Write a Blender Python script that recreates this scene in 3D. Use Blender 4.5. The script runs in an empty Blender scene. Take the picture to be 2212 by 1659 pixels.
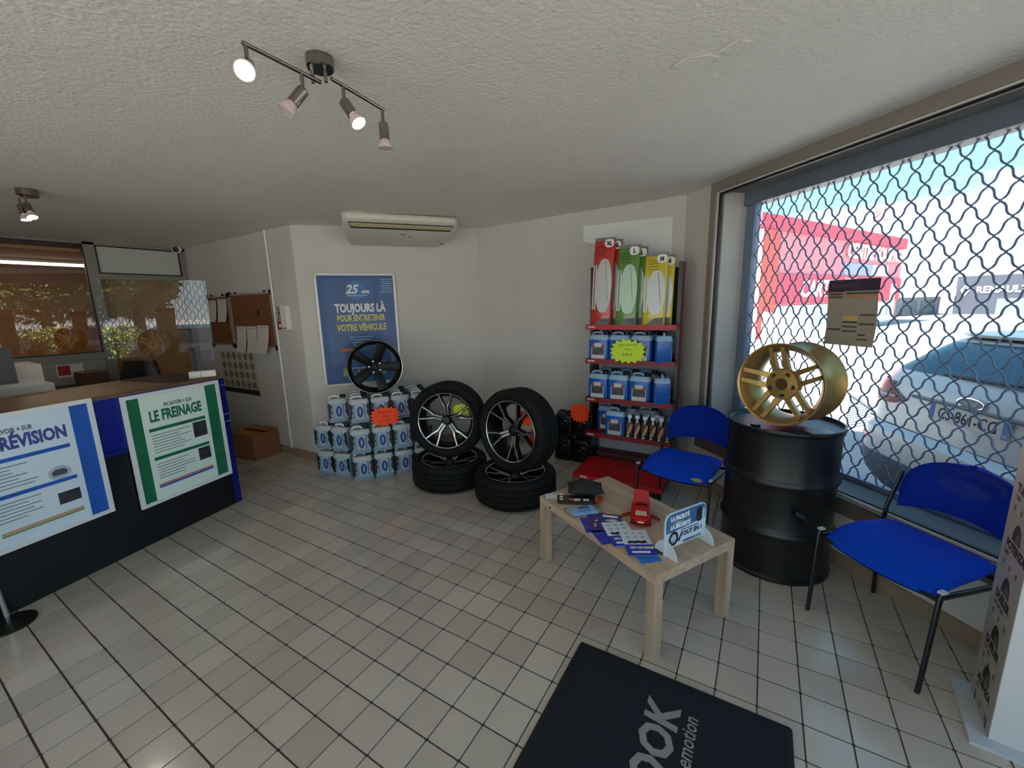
import bpy, bmesh, math, random
from mathutils import Vector, Matrix
rnd = random.Random(7)
PI = math.pi
SC = bpy.context.scene
COL = SC.collection

# ------------------------------------------------------------------ camera
cd = bpy.data.cameras.new('camera')
cam = bpy.data.objects.new('camera', cd)
COL.objects.link(cam)
cd.sensor_width = 36.0
cd.lens = 36.0 * 901.35 / 2212
cd.clip_start = 0.02
cd.clip_end = 400
RGT = Vector((0.85779816, 0.51338786, -0.02480388))
DWN = Vector((0.07462677, -0.17214681, -0.98224046))
FWD = Vector((-0.50854023, 0.84071302, -0.1859797))
m = Matrix((RGT, -DWN, -FWD)).transposed().to_4x4()
m.translation = Vector((1.7134, -0.6150, 1.5800))
cam.matrix_world = m
SC.camera = cam

# ------------------------------------------------------------------ sky, sun, exposure
world = bpy.data.worlds.new('world')
SC.world = world
world.use_nodes = True
wn = world.node_tree
bg = wn.nodes['Background']
# clear blue sky paling towards the horizon, with loose bright cloud banks all round
wtc = wn.nodes.new('ShaderNodeTexCoord')
wsep = wn.nodes.new('ShaderNodeSeparateXYZ')
wn.links.new(wtc.outputs['Generated'], wsep.inputs[0])
wr = wn.nodes.new('ShaderNodeValToRGB')
e = wr.color_ramp.elements
e[0].position, e[0].color = 0.0, (0.80, 0.90, 0.96, 1)
e[1].position, e[1].color = 0.16, (0.36, 0.74, 0.90, 1)
k = wr.color_ramp.elements.new(0.40)
k.color = (0.22, 0.56, 0.84, 1)
k = wr.color_ramp.elements.new(1.0)
k.color = (0.24, 0.48, 0.82, 1)
wn.links.new(wsep.outputs['Z'], wr.inputs['Fac'])
wmp = wn.nodes.new('ShaderNodeMapping')
wmp.inputs['Scale'].default_value = (1.0, 1.0, 3.2)
wn.links.new(wtc.outputs['Generated'], wmp.inputs[0])
wno = wn.nodes.new('ShaderNodeTexNoise')
wno.inputs['Scale'].default_value = 1.9
wno.inputs['Detail'].default_value = 7
wno.inputs['Roughness'].default_value = 0.55
wn.links.new(wmp.outputs[0], wno.inputs['Vector'])
wel = wn.nodes.new('ShaderNodeMapRange')      # clouds are thickest low in the sky
wel.inputs['From Min'].default_value = 0.10
wel.inputs['From Max'].default_value = 0.30
wel.inputs['To Min'].default_value = 0.15
wel.inputs['To Max'].default_value = -0.20
wn.links.new(wsep.outputs['Z'], wel.inputs['Value'])
wad = wn.nodes.new('ShaderNodeMath')
wn.links.new(wno.outputs['Fac'], wad.inputs[0])
wn.links.new(wel.outputs[0], wad.inputs[1])
wcr = wn.nodes.new('ShaderNodeMapRange')
wcr.inputs['From Min'].default_value = 0.56
wcr.inputs['From Max'].default_value = 0.70
wn.links.new(wad.outputs[0], wcr.inputs['Value'])
wmx = wn.nodes.new('ShaderNodeMixRGB')
wmx.inputs[2].default_value = (1.25, 1.25, 1.25, 1)
wn.links.new(wcr.outputs[0], wmx.inputs[0])
wn.links.new(wr.outputs['Color'], wmx.inputs[1])
wn.links.new(wmx.outputs[0], bg.inputs[0])
bg.inputs[1].default_value = 1.1
sl = bpy.data.lights.new('sun', 'SUN')
sl.energy = 22.0
sl.angle = 0.01
sl.color = (1.0, 0.95, 0.87)
sun = bpy.data.objects.new('sun', sl)
COL.objects.link(sun)
sun.rotation_euler = Vector((0.50, 0.62, -1.02)).to_track_quat('-Z', 'Y').to_euler()
SC.view_settings.view_transform = 'Standard'
SC.view_settings.look = 'None'
SC.view_settings.gamma = 1.0
SC.view_settings.use_curve_mapping = False
SC.view_settings.exposure = 0.85
SC.cycles.use_denoising = True
SC.cycles.max_bounces = 10
SC.cycles.diffuse_bounces = 6
SC.cycles.transparent_max_bounces = 16
SC.cycles.sample_clamp_indirect = 6.0
SC.cycles.caustics_reflective = False
SC.cycles.caustics_refractive = False


def portal(loc, rot, sx, sy):
    l = bpy.data.lights.new('sky_portal', 'AREA')
    l.shape = 'RECTANGLE'
    l.size, l.size_y = sx, sy
    l.energy = 1.0
    l.cycles.is_portal = True
    o = bpy.data.objects.new('sky_portal', l)
    o.location, o.rotation_euler = loc, rot
    COL.objects.link(o)


# ------------------------------------------------------------------ materials
MC = {}


def srgb(c):
    return tuple(((x / 255 + 0.055) / 1.055) ** 2.4 if x > 10 else x / 255 / 12.92 for x in c)


def M(name, c, rough=0.5, metal=0.0, var=0.0, vscale=8.0, bump=0.0, bscale=60.0, emit=0.0, spec=0.5, coat=0.0, alpha=1.0, trans=0.0, sheen=0.0, detail=4.0):
    """principled material; colour in 0-255 sRGB; noise variation and noise bump in object space"""
    if name in MC:
        return MC[name]
    mt = bpy.data.materials.new(name)
    mt.use_nodes = True
    nt = mt.node_tree
    b = nt.nodes['Principled BSDF']
    lin = srgb(c)
    b.inputs['Base Color'].default_value = (*lin, 1)
    b.inputs['Roughness'].default_value = rough
    b.inputs['Metallic'].default_value = metal
    b.inputs['Specular IOR Level'].default_value = spec
    b.inputs['Coat Weight'].default_value = coat
    b.inputs['Alpha'].default_value = alpha
    b.inputs['Transmission Weight'].default_value = trans
    b.inputs['Sheen Weight'].default_value = sheen
    if emit:
        b.inputs['Emission Color'].default_value = (*lin, 1)
        b.inputs['Emission Strength'].default_value = emit
    if var or bump:
        tc = nt.nodes.new('ShaderNodeTexCoord')
    if var:
        n = nt.nodes.new('ShaderNodeTexNoise')
        n.inputs['Scale'].default_value = vscale
        n.inputs['Detail'].default_value = detail
        nt.links.new(tc.outputs['Object'], n.inputs['Vector'])
        r = nt.nodes.new('ShaderNodeValToRGB')
        r.color_ramp.elements[0].position = 0.3
        r.color_ramp.elements[1].position = 0.7
        r.color_ramp.elements[0].color = (*[max(0, x * (1 - var)) for x in lin], 1)
        r.color_ramp.elements[1].color = (*[min(1, x * (1 + var)) for x in lin], 1)
        nt.links.new(n.outputs['Fac'], r.inputs['Fac'])
        nt.links.new(r.outputs['Color'], b.inputs['Base Color'])
    if bump:
        n2 = nt.nodes.new('ShaderNodeTexNoise')
        n2.inputs['Scale'].default_value = bscale
        n2.inputs['Detail'].default_value = 3
        nt.links.new(tc.outputs['Object'], n2.inputs['Vector'])
        bp = nt.nodes.new('ShaderNodeBump')
        bp.inputs['Strength'].default_value = bump
        bp.inputs['Distance'].default_value = 0.01
        nt.links.new(n2.outputs['Fac'], bp.inputs['Height'])
        nt.links.new(bp.outputs['Normal'], b.inputs['Normal'])
    MC[name] = mt
    return mt


def glass_mat(name, tint=(1, 1, 1), ior=1.5, rough=0.0):
    if name in MC:
        return MC[name]
    mt = bpy.data.materials.new(name)
    mt.use_nodes = True
    nt = mt.node_tree
    nt.nodes.clear()
    out = nt.nodes.new('ShaderNodeOutputMaterial')
    mx = nt.nodes.new('ShaderNodeMixShader')
    fr = nt.nodes.new('ShaderNodeFresnel')
    ge = nt.nodes.new('ShaderNodeNewGeometry')
    io = nt.nodes.new('ShaderNodeMapRange')      # same reflectance from both sides of the sheet
    io.inputs['To Min'].default_value = ior
    io.inputs['To Max'].default_value = 1 / ior
    nt.links.new(ge.outputs['Backfacing'], io.inputs['Value'])
    nt.links.new(io.outputs[0], fr.inputs['IOR'])
    tr = nt.nodes.new('ShaderNodeBsdfTransparent')
    tr.inputs['Color'].default_value = (*tint, 1)
    gl = nt.nodes.new('ShaderNodeBsdfGlossy')
    gl.inputs['Roughness'].default_value = rough
    nt.links.new(fr.outputs[0], mx.inputs[0])
    nt.links.new(tr.outputs[0], mx.inputs[1])
    nt.links.new(gl.outputs[0], mx.inputs[2])
    nt.links.new(mx.outputs[0], out.inputs[0])
    MC[name] = mt
    return mt


def wood_mat(name, c1, c2, scale=(2.0, 30.0, 30.0), rough=0.45):
    if name in MC:
        return MC[name]
    mt = bpy.data.materials.new(name)
    mt.use_nodes = True
    nt = mt.node_tree
    b = nt.nodes['Principled BSDF']
    b.inputs['Roughness'].default_value = rough
    tc = nt.nodes.new('ShaderNodeTexCoord')
    mp = nt.nodes.new('ShaderNodeMapping')
    mp.inputs['Scale'].default_value = scale
    n = nt.nodes.new('ShaderNodeTexNoise')
    n.inputs['Scale'].default_value = 1.6
    n.inputs['Detail'].default_value = 8
    n.inputs['Distortion'].default_value = 0.6
    r = nt.nodes.new('ShaderNodeValToRGB')
    r.color_ramp.elements[0].position = 0.32
    r.color_ramp.elements[1].position = 0.68
    r.color_ramp.elements[0].color = (*srgb(c1), 1)
    r.color_ramp.elements[1].color = (*srgb(c2), 1)
    nt.links.new(tc.outputs['Object'], mp.inputs[0])
    nt.links.new(mp.outputs[0], n.inputs['Vector'])
    nt.links.new(n.outputs['Fac'], r.inputs['Fac'])
    nt.links.new(r.outputs['Color'], b.inputs['Base Color'])
    MC[name] = mt
    return mt


def tile_mat():
    mt = bpy.data.materials.new('tile_ceramic')
    mt.use_nodes = True
    nt = mt.node_tree
    b = nt.nodes['Principled BSDF']
    g = nt.nodes.new('ShaderNodeNewGeometry')
    mul = nt.nodes.new('ShaderNodeVectorMath')
    mul.operation = 'SCALE'
    mul.inputs['Scale'].default_value = 1 / 0.15
    fl = nt.nodes.new('ShaderNodeVectorMath')
    fl.operation = 'FLOOR'
    wnz = nt.nodes.new('ShaderNodeTexWhiteNoise')
    wnz.noise_dimensions = '2D'
    r = nt.nodes.new('ShaderNodeValToRGB')
    r.color_ramp.elements[0].color = (*srgb((184, 173, 161)), 1)
    r.color_ramp.elements[1].color = (*srgb((203, 192, 180)), 1)
    n = nt.nodes.new('ShaderNodeTexNoise')
    n.inputs['Scale'].default_value = 3.0
    n.inputs['Detail'].default_value = 6
    mx = nt.nodes.new('ShaderNodeMixRGB')
    mx.blend_type = 'MULTIPLY'
    mx.inputs[0].default_value = 0.22
    nt.links.new(g.outputs['Position'], mul.inputs[0])
    nt.links.new(mul.outputs[0], fl.inputs[0])
    nt.links.new(fl.outputs[0], wnz.inputs['Vector'])
    nt.links.new(wnz.outputs['Value'], r.inputs['Fac'])
    nt.links.new(g.outputs['Position'], n.inputs['Vector'])
    nt.links.new(r.outputs['Color'], mx.inputs[1])
    nt.links.new(n.outputs['Fac'], mx.inputs[2])
    nt.links.new(mx.outputs[0], b.inputs['Base Color'])
    b.inputs['Roughness'].default_value = 0.30
    b.inputs['Coat Weight'].default_value = 0.6
    b.inputs['Coat Roughness'].default_value = 0.12
    return mt


# ------------------------------------------------------------------ object helpers
def link(name, me, parent=None):
    o = bpy.data.objects.new(name, me)
    COL.objects.link(o)
    if parent is not None:
        o.parent = parent
    return o


def tag(o, label=None, cat=None, group=None, kind=None):
    if label: o['label'] = label
    if cat: o['category'] = cat
    if group: o['group'] = group
    if kind: o['kind'] = kind
    return o


def thing(name, label, cat, loc=(0, 0, 0), rz=0.0, group=None, mat=None):
    o = link(name, None)
    o.empty_display_size = 0.05
    if mat is not None:
        o.matrix_world = mat
    else:
        o.location = loc
        o.rotation_euler = (0, 0, rz)
    return tag(o, label, cat, group)


def frame(origin, x, z=None, y=None):
    """matrix with local x along x, local z along z (or y along y)"""
    x = Vector(x).normalized()
    if z is not None:
        z = Vector(z).normalized()
        y = z.cross(x).normalized()
        x = y.cross(z)
    else:
        y = Vector(y).normalized()
        z = x.cross(y).normalized()
        y = z.cross(x)
    mm = Matrix((x, y, z)).transposed().to_4x4()
    mm.translation = Vector(origin)
    return mm


def axis_frame(origin, zaxis, up=(0, 0, 1)):
    z = Vector(zaxis).normalized()
    upv = Vector(up)
    if abs(z.dot(upv)) > 0.99:
        upv = Vector((0, 1, 0))
    x = upv.cross(z).normalized()
    y = z.cross(x)
    mm = Matrix((x, y, z)).transposed().to_4x4()
    mm.translation = Vector(origin)
    return mm


class B:
    def __init__(s):
        s.bm = bmesh.new()
        s.mi = 0

    def face(s, pts):
        vs = [s.bm.verts.new(p) for p in pts]
        f = s.bm.faces.new(vs)
        f.material_index = s.mi
        return f

    def box(s, c, d, rz=0.0, mat=None, taper=1.0):
        hx, hy, hz = d[0] / 2, d[1] / 2, d[2] / 2
        P = [(-hx, -hy, -hz), (hx, -hy, -hz), (hx, hy, -hz), (-hx, hy, -hz), (-hx * taper, -hy * taper, hz), (hx * taper, -hy * taper, hz), (hx * taper, hy * taper, hz), (-hx * taper, hy * taper, hz)]
        R = mat if mat is not None else Matrix.Rotation(rz, 3, 'Z')
        vs = [s.bm.verts.new(R @ Vector(p) + Vector(c)) for p in P]
        for q in ((0, 3, 2, 1), (4, 5, 6, 7), (0, 1, 5, 4), (1, 2, 6, 5), (2, 3, 7, 6), (3, 0, 4, 7)):
            f = s.bm.faces.new([vs[i] for i in q])
            f.material_index = s.mi
        return s

    def b2(s, a, b):
        return s.box([(a[i] + b[i]) / 2 for i in range(3)], [abs(b[i] - a[i]) for i in range(3)])

    def loops(s, rings, cap0=True, cap1=True, closed=True):
        V = [[s.bm.verts.new(p) for p in r] for r in rings]
        n = len(V[0])
        for a, b in zip(V[:-1], V[1:]):
            for i in range(n if closed else n - 1):
                j = (i + 1) % n
                f = s.bm.faces.new((a[i], a[j], b[j], b[i]))
                f.material_index = s.mi
        if cap0:
            f = s.bm.faces.new(V[0][::-1])
            f.material_index = s.mi
        if cap1:
            f = s.bm.faces.new(V[-1])
            f.material_index = s.mi
        return s

    def lathe(s, prof, n=32, caps=False, mat=None, off=(0, 0, 0)):
        R = mat if mat is not None else Matrix.Identity(3)
        rings = []
        for r, z in prof:
            rings.append([R @ Vector((r * math.cos(2 * PI * i / n), r * math.sin(2 * PI * i / n), z)) + Vector(off) for i in range(n)])
        return s.loops(rings, caps, caps)

    def tube(s, path, r, n=8, caps=True, flat=None):
        path = [Vector(p) for p in path]
        rings = []
        prev = None
        for i, p in enumerate(path):
            a = path[max(0, i - 1)]
            b = path[min(len(path) - 1, i + 1)]
            t = (b - a).normalized()
            if prev is None:
                u = t.orthogonal().normalized()
                if flat is not None:
                    u = (Vector(flat) - t * t.dot(Vector(flat))).normalized()
            else:
                u = (prev - t * prev.dot(t)).normalized()
            prev = u
            v = t.cross(u)
            rr = r[i] if isinstance(r, (list, tuple)) else r
            ru, rv = rr if isinstance(rr, tuple) else (rr, rr)
            rings.append([p + u * ru * math.cos(2 * PI * k / n) + v * rv * math.sin(2 * PI * k / n) for k in range(n)])
        return s.loops(rings, caps, caps)

    def cyl(s, p0, p1, r, n=16, r1=None):
        return s.tube([p0, p1], [r, r if r1 is None else r1], n)

    def prism(s, poly, z0, z1, mat=None):
        """extrude polygon (x,y) from z0 to z1; mat 4x4 optional"""
        T = mat if mat is not None else Matrix.Identity(4)
        a = [s.bm.verts.new(T @ Vector((x, y, z0))) for x, y in poly]
        b = [s.bm.verts.new(T @ Vector((x, y, z1))) for x, y in poly]
        n = len(poly)
        for i in range(n):
            f = s.bm.faces.new((a[i], a[(i + 1) % n], b[(i + 1) % n], b[i]))
            f.material_index = s.mi
        for q in (a[::-1], b):
            f = s.bm.faces.new(q)
            f.material_index = s.mi
        return s

    def ellipsoid(s, c, d, nu=16, nv=10):
        rings = []
        for j in range(1, nv):
            th = PI * j / nv
            rings.append([Vector(c) + Vector((d[0] * math.sin(th) * math.cos(2 * PI * i / nu), d[1] * math.sin(th) * math.sin(2 * PI * i / nu), -d[2] * math.cos(th))) for i in range(nu)])
        return s.loops(rings)

    def bevel(s, w, seg=2):
        bmesh.ops.bevel(s.bm, geom=[e for e in s.bm.edges if e.calc_face_angle(0) > 0.5], offset=w, segments=seg, affect='EDGES', profile=0.5)
        return s

    def mesh(s, name, mats, smooth=False, ang=40):
        bmesh.ops.recalc_face_normals(s.bm, faces=s.bm.faces)
        me = bpy.data.meshes.new(name)
        s.bm.to_mesh(me)
        s.bm.free()
        for mt in (mats if isinstance(mats, (list, tuple)) else [mats]):
            me.materials.append(mt)
        if smooth:
            me.polygons.foreach_set('use_smooth', [True] * len(me.polygons))
            if ang < 180:
                me.set_sharp_from_angle(angle=math.radians(ang))
        return me

    def build(s, name, mats, parent=None, smooth=False, ang=40):
        return link(name, s.mesh(name, mats, smooth, ang), parent)


def copy_tree(o, parent=None):
    c = o.copy()
    COL.objects.link(c)
    if parent is not None:
        c.parent = parent
    for ch in list(o.children):
        copy_tree(ch, c)
    return c


def rrect(hx, hy, r, n=4, cx=0.0, cy=0.0):
    r = min(r, hx, hy)
    out = []
    for sx, sy, a0 in ((1, 1, 0), (-1, 1, 90), (-1, -1, 180), (1, -1, 270)):
        for k in range(n + 1):
            a = math.radians(a0 + 90 * k / n)
            out.append((cx + sx * (hx - r) + r * math.cos(a), cy + sy * (hy - r) + r * math.sin(a)))
    return out


def text(parent, body, x, y, size, mat, z=0.002, align='LEFT', sx=1.0, name='lettering', bold=0.0, shear=0.0, rot=0.0, ext=0.0, space=1.0, label=None):
    """flat lettering lying in the parent's local xy plane, baseline at (x, y); size = capital height in metres"""
    c = bpy.data.curves.new('t', 'FONT')
    c.body = body
    c.size = size / 0.70
    c.align_x = align
    c.offset = bold
    c.shear = shear
    c.extrude = ext
    c.space_character = space
    c.resolution_u = 2
    tmp = bpy.data.objects.new('t', c)
    me = bpy.data.meshes.new_from_object(tmp)
    bpy.data.objects.remove(tmp)
    bpy.data.curves.remove(c)
    T = Matrix.Translation((x, y, z)) @ Matrix.Rotation(rot, 4, 'Z') @ Matrix.Diagonal((sx, 1, 1, 1))
    me.transform(T)
    me.name = name
    me.materials.clear()
    me.materials.append(mat)
    o = link(name, me, parent)
    if label: o['label'] = label
    return o


def rect(parent, name, x0, y0, x1, y1, z0, z1, mat, label=None):
    o = B().b2((x0, y0, z0), (x1, y1, z1)).build(name, mat, parent)
    if label: o['label'] = label
    return o


def sheet(name, pts, mat, parent):
    b = B()
    b.face(pts)
    return b.build(name, mat, parent)


def star(rx, ry, n=18, inner=0.78, seed=1):
    r = random.Random(seed)
    out = []
    for i in range(2 * n):
        a = PI * i / n
        k = 1.0 if i % 2 == 0 else inner * r.uniform(0.95, 1.05)
        # squarish burst
        sq = 1 / max(abs(math.cos(a)), abs(math.sin(a))) ** 0.35
        out.append((rx * k * math.cos(a) * sq * 0.92, ry * k * math.sin(a) * sq * 0.92))
    return out


# ------------------------------------------------------------------ shared materials
WALL = M('wall_paint', (204, 201, 195), 0.85, bump=0.25, bscale=90, var=0.03, vscale=2)
CEILM = M('ceiling_roughcast', (236, 232, 225), 0.9, bump=0.5, bscale=55, var=0.03, vscale=1.5)
GROUT = M('grout', (70, 58, 50), 0.9, var=0.2, vscale=20)
TILE = tile_mat()
SKIRT = M('skirting_tile', (150, 128, 108), 0.5, var=0.08, vscale=6)
ALU = M('brown_aluminium', (140, 130, 120), 0.5)
ALUG = M('grey_aluminium', (150, 148, 144), 0.45, 0.5)
BLACK = M('black_plastic', (14, 14, 16), 0.45)
BLACKM = M('black_paint', (17, 17, 19), 0.35)
WHITE = M('white_plastic', (222, 221, 216), 0.4)
PAPER = M('paper', (214, 208, 200), 0.8)
CHROME = M('chrome', (200, 200, 200), 0.18, 1.0)
STEEL = M('brushed_steel', (146, 138, 130), 0.16, 1.0)
RUBBER = M('tyre_rubber', (11, 11, 12), 0.75, var=0.25, vscale=30, spec=0.3)
GLASS = glass_mat('window_glass', (0.93, 0.96, 0.97))
PLEXI = glass_mat('acrylic_sheet', (0.94, 0.96, 0.95), 2.2)
PGLASS = glass_mat('partition_glass', (0.86, 0.86, 0.86), 2.3)
NAVY = M('navy_laminate', (12, 14, 22), 0.35)
BLUELAM = M('blue_laminate', (2, 22, 132), 0.35)
INKB = M('black_ink', (22, 22, 26), 0.7)
INKW = M('white_ink', (232, 232, 228), 0.7)
GREY = M('grey_ink', (120, 118, 116), 0.7)

# ================================================================== STRUCTURE
ZC = lambda x, y: 2.396 + 0.01667 * (x + y)
c0, c1, c2, c3 = (-4.45, 1.89), (-2.281, 1.929), (-1.144, 3.438), (1.060, 3.440)
cw, cr, cf = (3.40, 1.10), (3.40, -2.80), (-4.45, -2.80)


def struct(o, label=None):
    o['kind'] = 'structure'
    return o


# ---- floor: grout bed + tiles laid one by one
fl = struct(B().b2((-7.2, -3.1, -0.16), (3.6, 3.7, -0.003)).build('floor', GROUT))
camP = Vector((1.7134, -0.6150, 1.5800))


def proj(p):
    d = Vector(p) - camP
    z = d.dot(FWD)
    return (1106 + 901.35 * d.dot(RGT) / z, 829.5 + 901.35 * d.dot(DWN) / z, z)


tb = B()
tb.prism(rrect(0.0731, 0.0722, 0.004, 1), -0.004, 0.0)
for v in tb.bm.verts:
    if v.co.z > -0.001:
        v.co.x *= 0.985
        v.co.y *= 0.985
tile_me = tb.mesh('tile', TILE)


def inside(x, y):
    poly = [c0, c1, c2, c3, cw, cr, cf]
    r = False
    for i in range(len(poly)):
        a, b = poly[i], poly[i - 1]
        if (a[1] > y) != (b[1] > y) and x < (b[0] - a[0]) * (y - a[1]) / (b[1] - a[1]) + a[0]:
            r = not r
    return r


cells = []
for i in range(-31, 24):
    for j in range(-20, 24):
        x, y = (i + 0.5) * 0.15, (j + 0.5) * 0.15
        if not any(inside(x + sx * 0.08, y + sy * 0.08) for sx in (-1, 1) for sy in (-1, 1)):
            continue
        px, py, z = proj((x, y, 0))
        on_mat = 1.13 < x < 1.88 and y < 0.95
        behind = x < -1.95 - 0.24 * (y - 1.0) and y < 1.0
        vis = z > 0.3 and -30 < px < 2242 and py < 1690 and not on_mat and not behind
        cells.append((0 if vis else 1, z, x, y))
cells.sort()
rest = B()
for k, (v, z, x, y) in enumerate(cells):
    if k < 300:
        o = link('tile', tile_me, fl)
        o.location = (x, y, 0)
    else:
        rest.box((x, y, -0.002), (0.1450, 0.1430, 0.004))
o = rest.build('tile_field', TILE, fl)
o['kind'] = 'stuff'

# ---- ceiling
cb = B()
P = [(-7.2, -3.1), (3.7, -3.1), (3.7, 1.0), (1.18, 3.62), (-1.3, 3.62), (-7.2, 3.62)]

lo = [Vector((x, y, ZC(x, y))) for x, y in P]
hi = [Vector((x, y, 3.9)) for x, y in P]  # slab top raised, out of view, to shade the yard and parked car
cb.loops([lo, hi])
ceil_o = struct(cb.build('ceiling', CEILM))
for pts in ([(1.345, 1.205), (1.40, 1.17), (1.47, 1.20), (1.50, 1.245), (1.44, 1.25), (1.40, 1.225), (1.37, 1.24)], [(1.50, 1.20), (1.56, 1.16), (1.60, 1.20), (1.585, 1.26), (1.545, 1.25)]):
    fb = B()
    fb.loops([[Vector((x, y, ZC(x, y) - 0.001)) for x, y in pts], [Vector((x + 0.003, y - 0.003, ZC(x, y) - 0.005)) for x, y in pts]])
    fb.build('paint_flake', CEILM, ceil_o)


def wall(name, a, b, z0=-0.1, z1=None, t=0.18, mat=WALL):
    """interior face from a to b seen from the room with the room on the right-hand side of a->b"""
    a, b = Vector(a), Vector(b)
    d = (b - a).normalized()
    n = Vector((-d.y, d.x))
    bb = B()
    za, zb = (ZC(*a) + 0.03, ZC(*b) + 0.03) if z1 is None else (z1, z1)
    q = [a, b, b + n * t, a + n * t]
    zz = [za, zb, zb, za]
    bb.loops([[Vector((p.x, p.y, z0)) for p in q], [Vector((p.x, p.y, z)) for p, z in zip(q, zz)]])
    return struct(bb.build(name, mat))


wall('wall_left', c0, c1)
wall('wall_back_left', c1, c2)
wall('wall_back', c2, c3)
# front of the shop (behind the viewer): wall, and unseen glazing added to bring in daylight
fb = B()
fb.b2((-4.5, -2.98, -0.1), (-1.3, -2.80, 2.5))
fb.b2((3.2, -2.98, -0.1), (3.45, -2.80, 2.5))
fb.b2((-1.3, -2.98, 2.33), (3.2, -2.80, 2.5))
struct(fb.build('wall_front', WALL))
w4 = thing('added_window_4', None, None)
w4['kind'] = 'structure'
fb = B()
for x in (-1.27, 0.2, 1.68, 3.17):
    fb.b2((x - 0.03, -2.90, 0), (x + 0.03, -2.84, 2.33))
fb.b2((-1.3, -2.90, 2.28), (3.2, -2.84, 2.33))
fb.b2((-1.3, -2.90, 0.0), (3.2, -2.84, 0.08))
fb.build('window_frame', ALU, w4)
sheet('pane', [(-1.27, -2.87, 0.08), (3.17, -2.87, 0.08), (3.17, -2.87, 2.28), (-1.27, -2.87, 2.28)], GLASS, w4)
struct(B().b2((-4.6, -5.4, 2.72), (4.2, -3.1, 2.85)).build('trim_4', M('added_sunshade', (214, 212, 206), 0.8)))  # unseen canopy added to keep direct sun off the front glazing
portal((0.95, -3.0, 1.2), (PI / 2, 0, 0), 4.4, 2.2)


def skirting(name, a, b, h=0.085, t=0.012):
    a, b = Vector(a), Vector(b)
    d = (b - a).normalized()
    n = Vector((d.y, -d.x))
    bb = B()
    q = [a, b, b + n * t, a + n * t]
    bb.loops([[Vector((p.x, p.y, 0.0)) for p in q], [Vector((p.x, p.y, h)) for p in q]])
    return struct(bb.build(name, SKIRT))


skirting('baseboard_left', c0, c1)
skirting('baseboard_back_left', c1, c2)
skirting('baseboard_back', c2, c3)
skirting('baseboard_right', c3, cw)

# ---- window wall, local frame: x along the wall, y outwards, z up
WM = frame((c3[0], c3[1], 0), (1, -1, 0), z=(0, 0, 1))
WL = (Vector(cw) - Vector(c3)).length
T0, T1 = 0.316, 3.22
HEAD = 2.40
wr = B()
wr.b2((-0.05, 0, -0.1), (T0, 0.2, 2.51))
wr.b2((T0, 0, -0.1), (T1, 0.2, 0.335))
wr.b2((T1, 0, -0.1), (WL + 0.05, 0.2, 2.51))
ww = struct(wr.build('wall_right', WALL))
ww.matrix_world = WM
win = thing('window_1', None, None, mat=WM)
win['kind'] = 'structure'
ft = 0.055
bb = B()
bb.b2((T0, -0.012, 0.43), (T0 + ft, 0.06, 2.475))
bb.b2((T1 - ft, -0.012, 0.43), (T1, 0.06, 2.475))
bb.b2((T0 + ft, -0.012, HEAD), (T1 - ft, 0.06, 2.475))
bb.build('window_frame', ALU, win)
B().b2((T0, -0.03, 0.335), (T1, 0.06, 0.432)).build('window_sill', M('brown_sill', (104, 92, 86), 0.5), win)
bb = B()
bb.b2((T0 + ft, 0.0, 0.432), (T1 - ft, 0.022, 0.444))
bb.b2((T0 + ft, 0.0, 0.444), (T0 + ft + 0.010, 0.022, HEAD))
bb.b2((T0 + ft, 0.0, HEAD - 0.010), (T1 - ft, 0.022, HEAD))
bb.build('glazing_bead', M('pale_bead', (214, 212, 206), 0.35), win)
bb = B()
bb.b2((T0 + ft + 0.010, 0.012, 0.444), (T0 + ft + 0.022, 0.03, HEAD - 0.01))
bb.b2((T0 + ft + 0.022, 0.012, HEAD - 0.024), (T1 - ft, 0.03, HEAD - 0.010))
bb.b2((T0 + ft + 0.022, 0.012, 0.444), (T1 - ft, 0.03, 0.452))
bb.build('gasket', BLACK, win)
sheet('pane', [(T0 + ft + 0.02, 0.033, 0.45), (T1 - ft, 0.033, 0.45), (T1 - ft, 0.033, HEAD - 0.015), (T0 + ft + 0.02, 0.033, HEAD - 0.015)], GLASS, win)
# outside reveal, grille guide and roller box
rv = M('outer_reveal', (214, 206, 196), 0.7)
bb = B()
bb.b2((T0 - 0.02, 0.06, 0.30), (T0 + ft + 0.015, 0.30, 2.46))
bb.b2((T1 - ft, 0.06, 0.30), (T1 + 0.02, 0.30, 2.46))
bb.build('outer_reveal', rv, win)
B().b2((T0, 0.06, 0.30), (T1, 0.34, 0.42)).build('outer_sill', M('outer_sill', (98, 96, 94), 0.6), win)
gd = M('guide_steel', (128, 142, 166), 0.45, 0.2)
bb = B()
bb.b2((T0 + 0.06, 0.27, 0.42), (T0 + 0.155, 0.33, 2.5))
bb.b2((T1 - 0.155, 0.27, 0.42), (T1 - 0.06, 0.33, 2.5))
bb.build('grille_guide', gd, win)
bb = B()
for zz in (0.95, 1.45, 1.95, 2.2):
    bb.cyl((T0 + 0.10, 0.27, zz), (T0 + 0.10, 0.262, zz), 0.008, 10)
bb.build('guide_bolt', CHROME, win)
B().b2((T0 - 0.02, 0.06, 2.40), (T1, 0.30, 2.62)).build('lintel_soffit', M('soffit', (128, 124, 118), 0.8, var=0.1), win)
B().b2((T0, 0.24, 2.30), (T1, 0.36, 2.62)).build('roller_box', M('roller_box', (112, 122, 138), 0.5), win)

# ---- wavy security grille, one thing, each rod a part
PX, PZ = 0.105, 0.156
zg0, zg1 = 0.43, 2.31
gr = thing('security_grille', 'dark wavy-rod roller security grille closed outside the big window', 'grille', mat=WM @ Matrix.Translation((0, 0.30, 0)))
GRM = M('grille_rod_bloom', (104, 122, 156), 0.5, 0.1)  # blue bloom of the bright sky put into the rod colour


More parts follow.
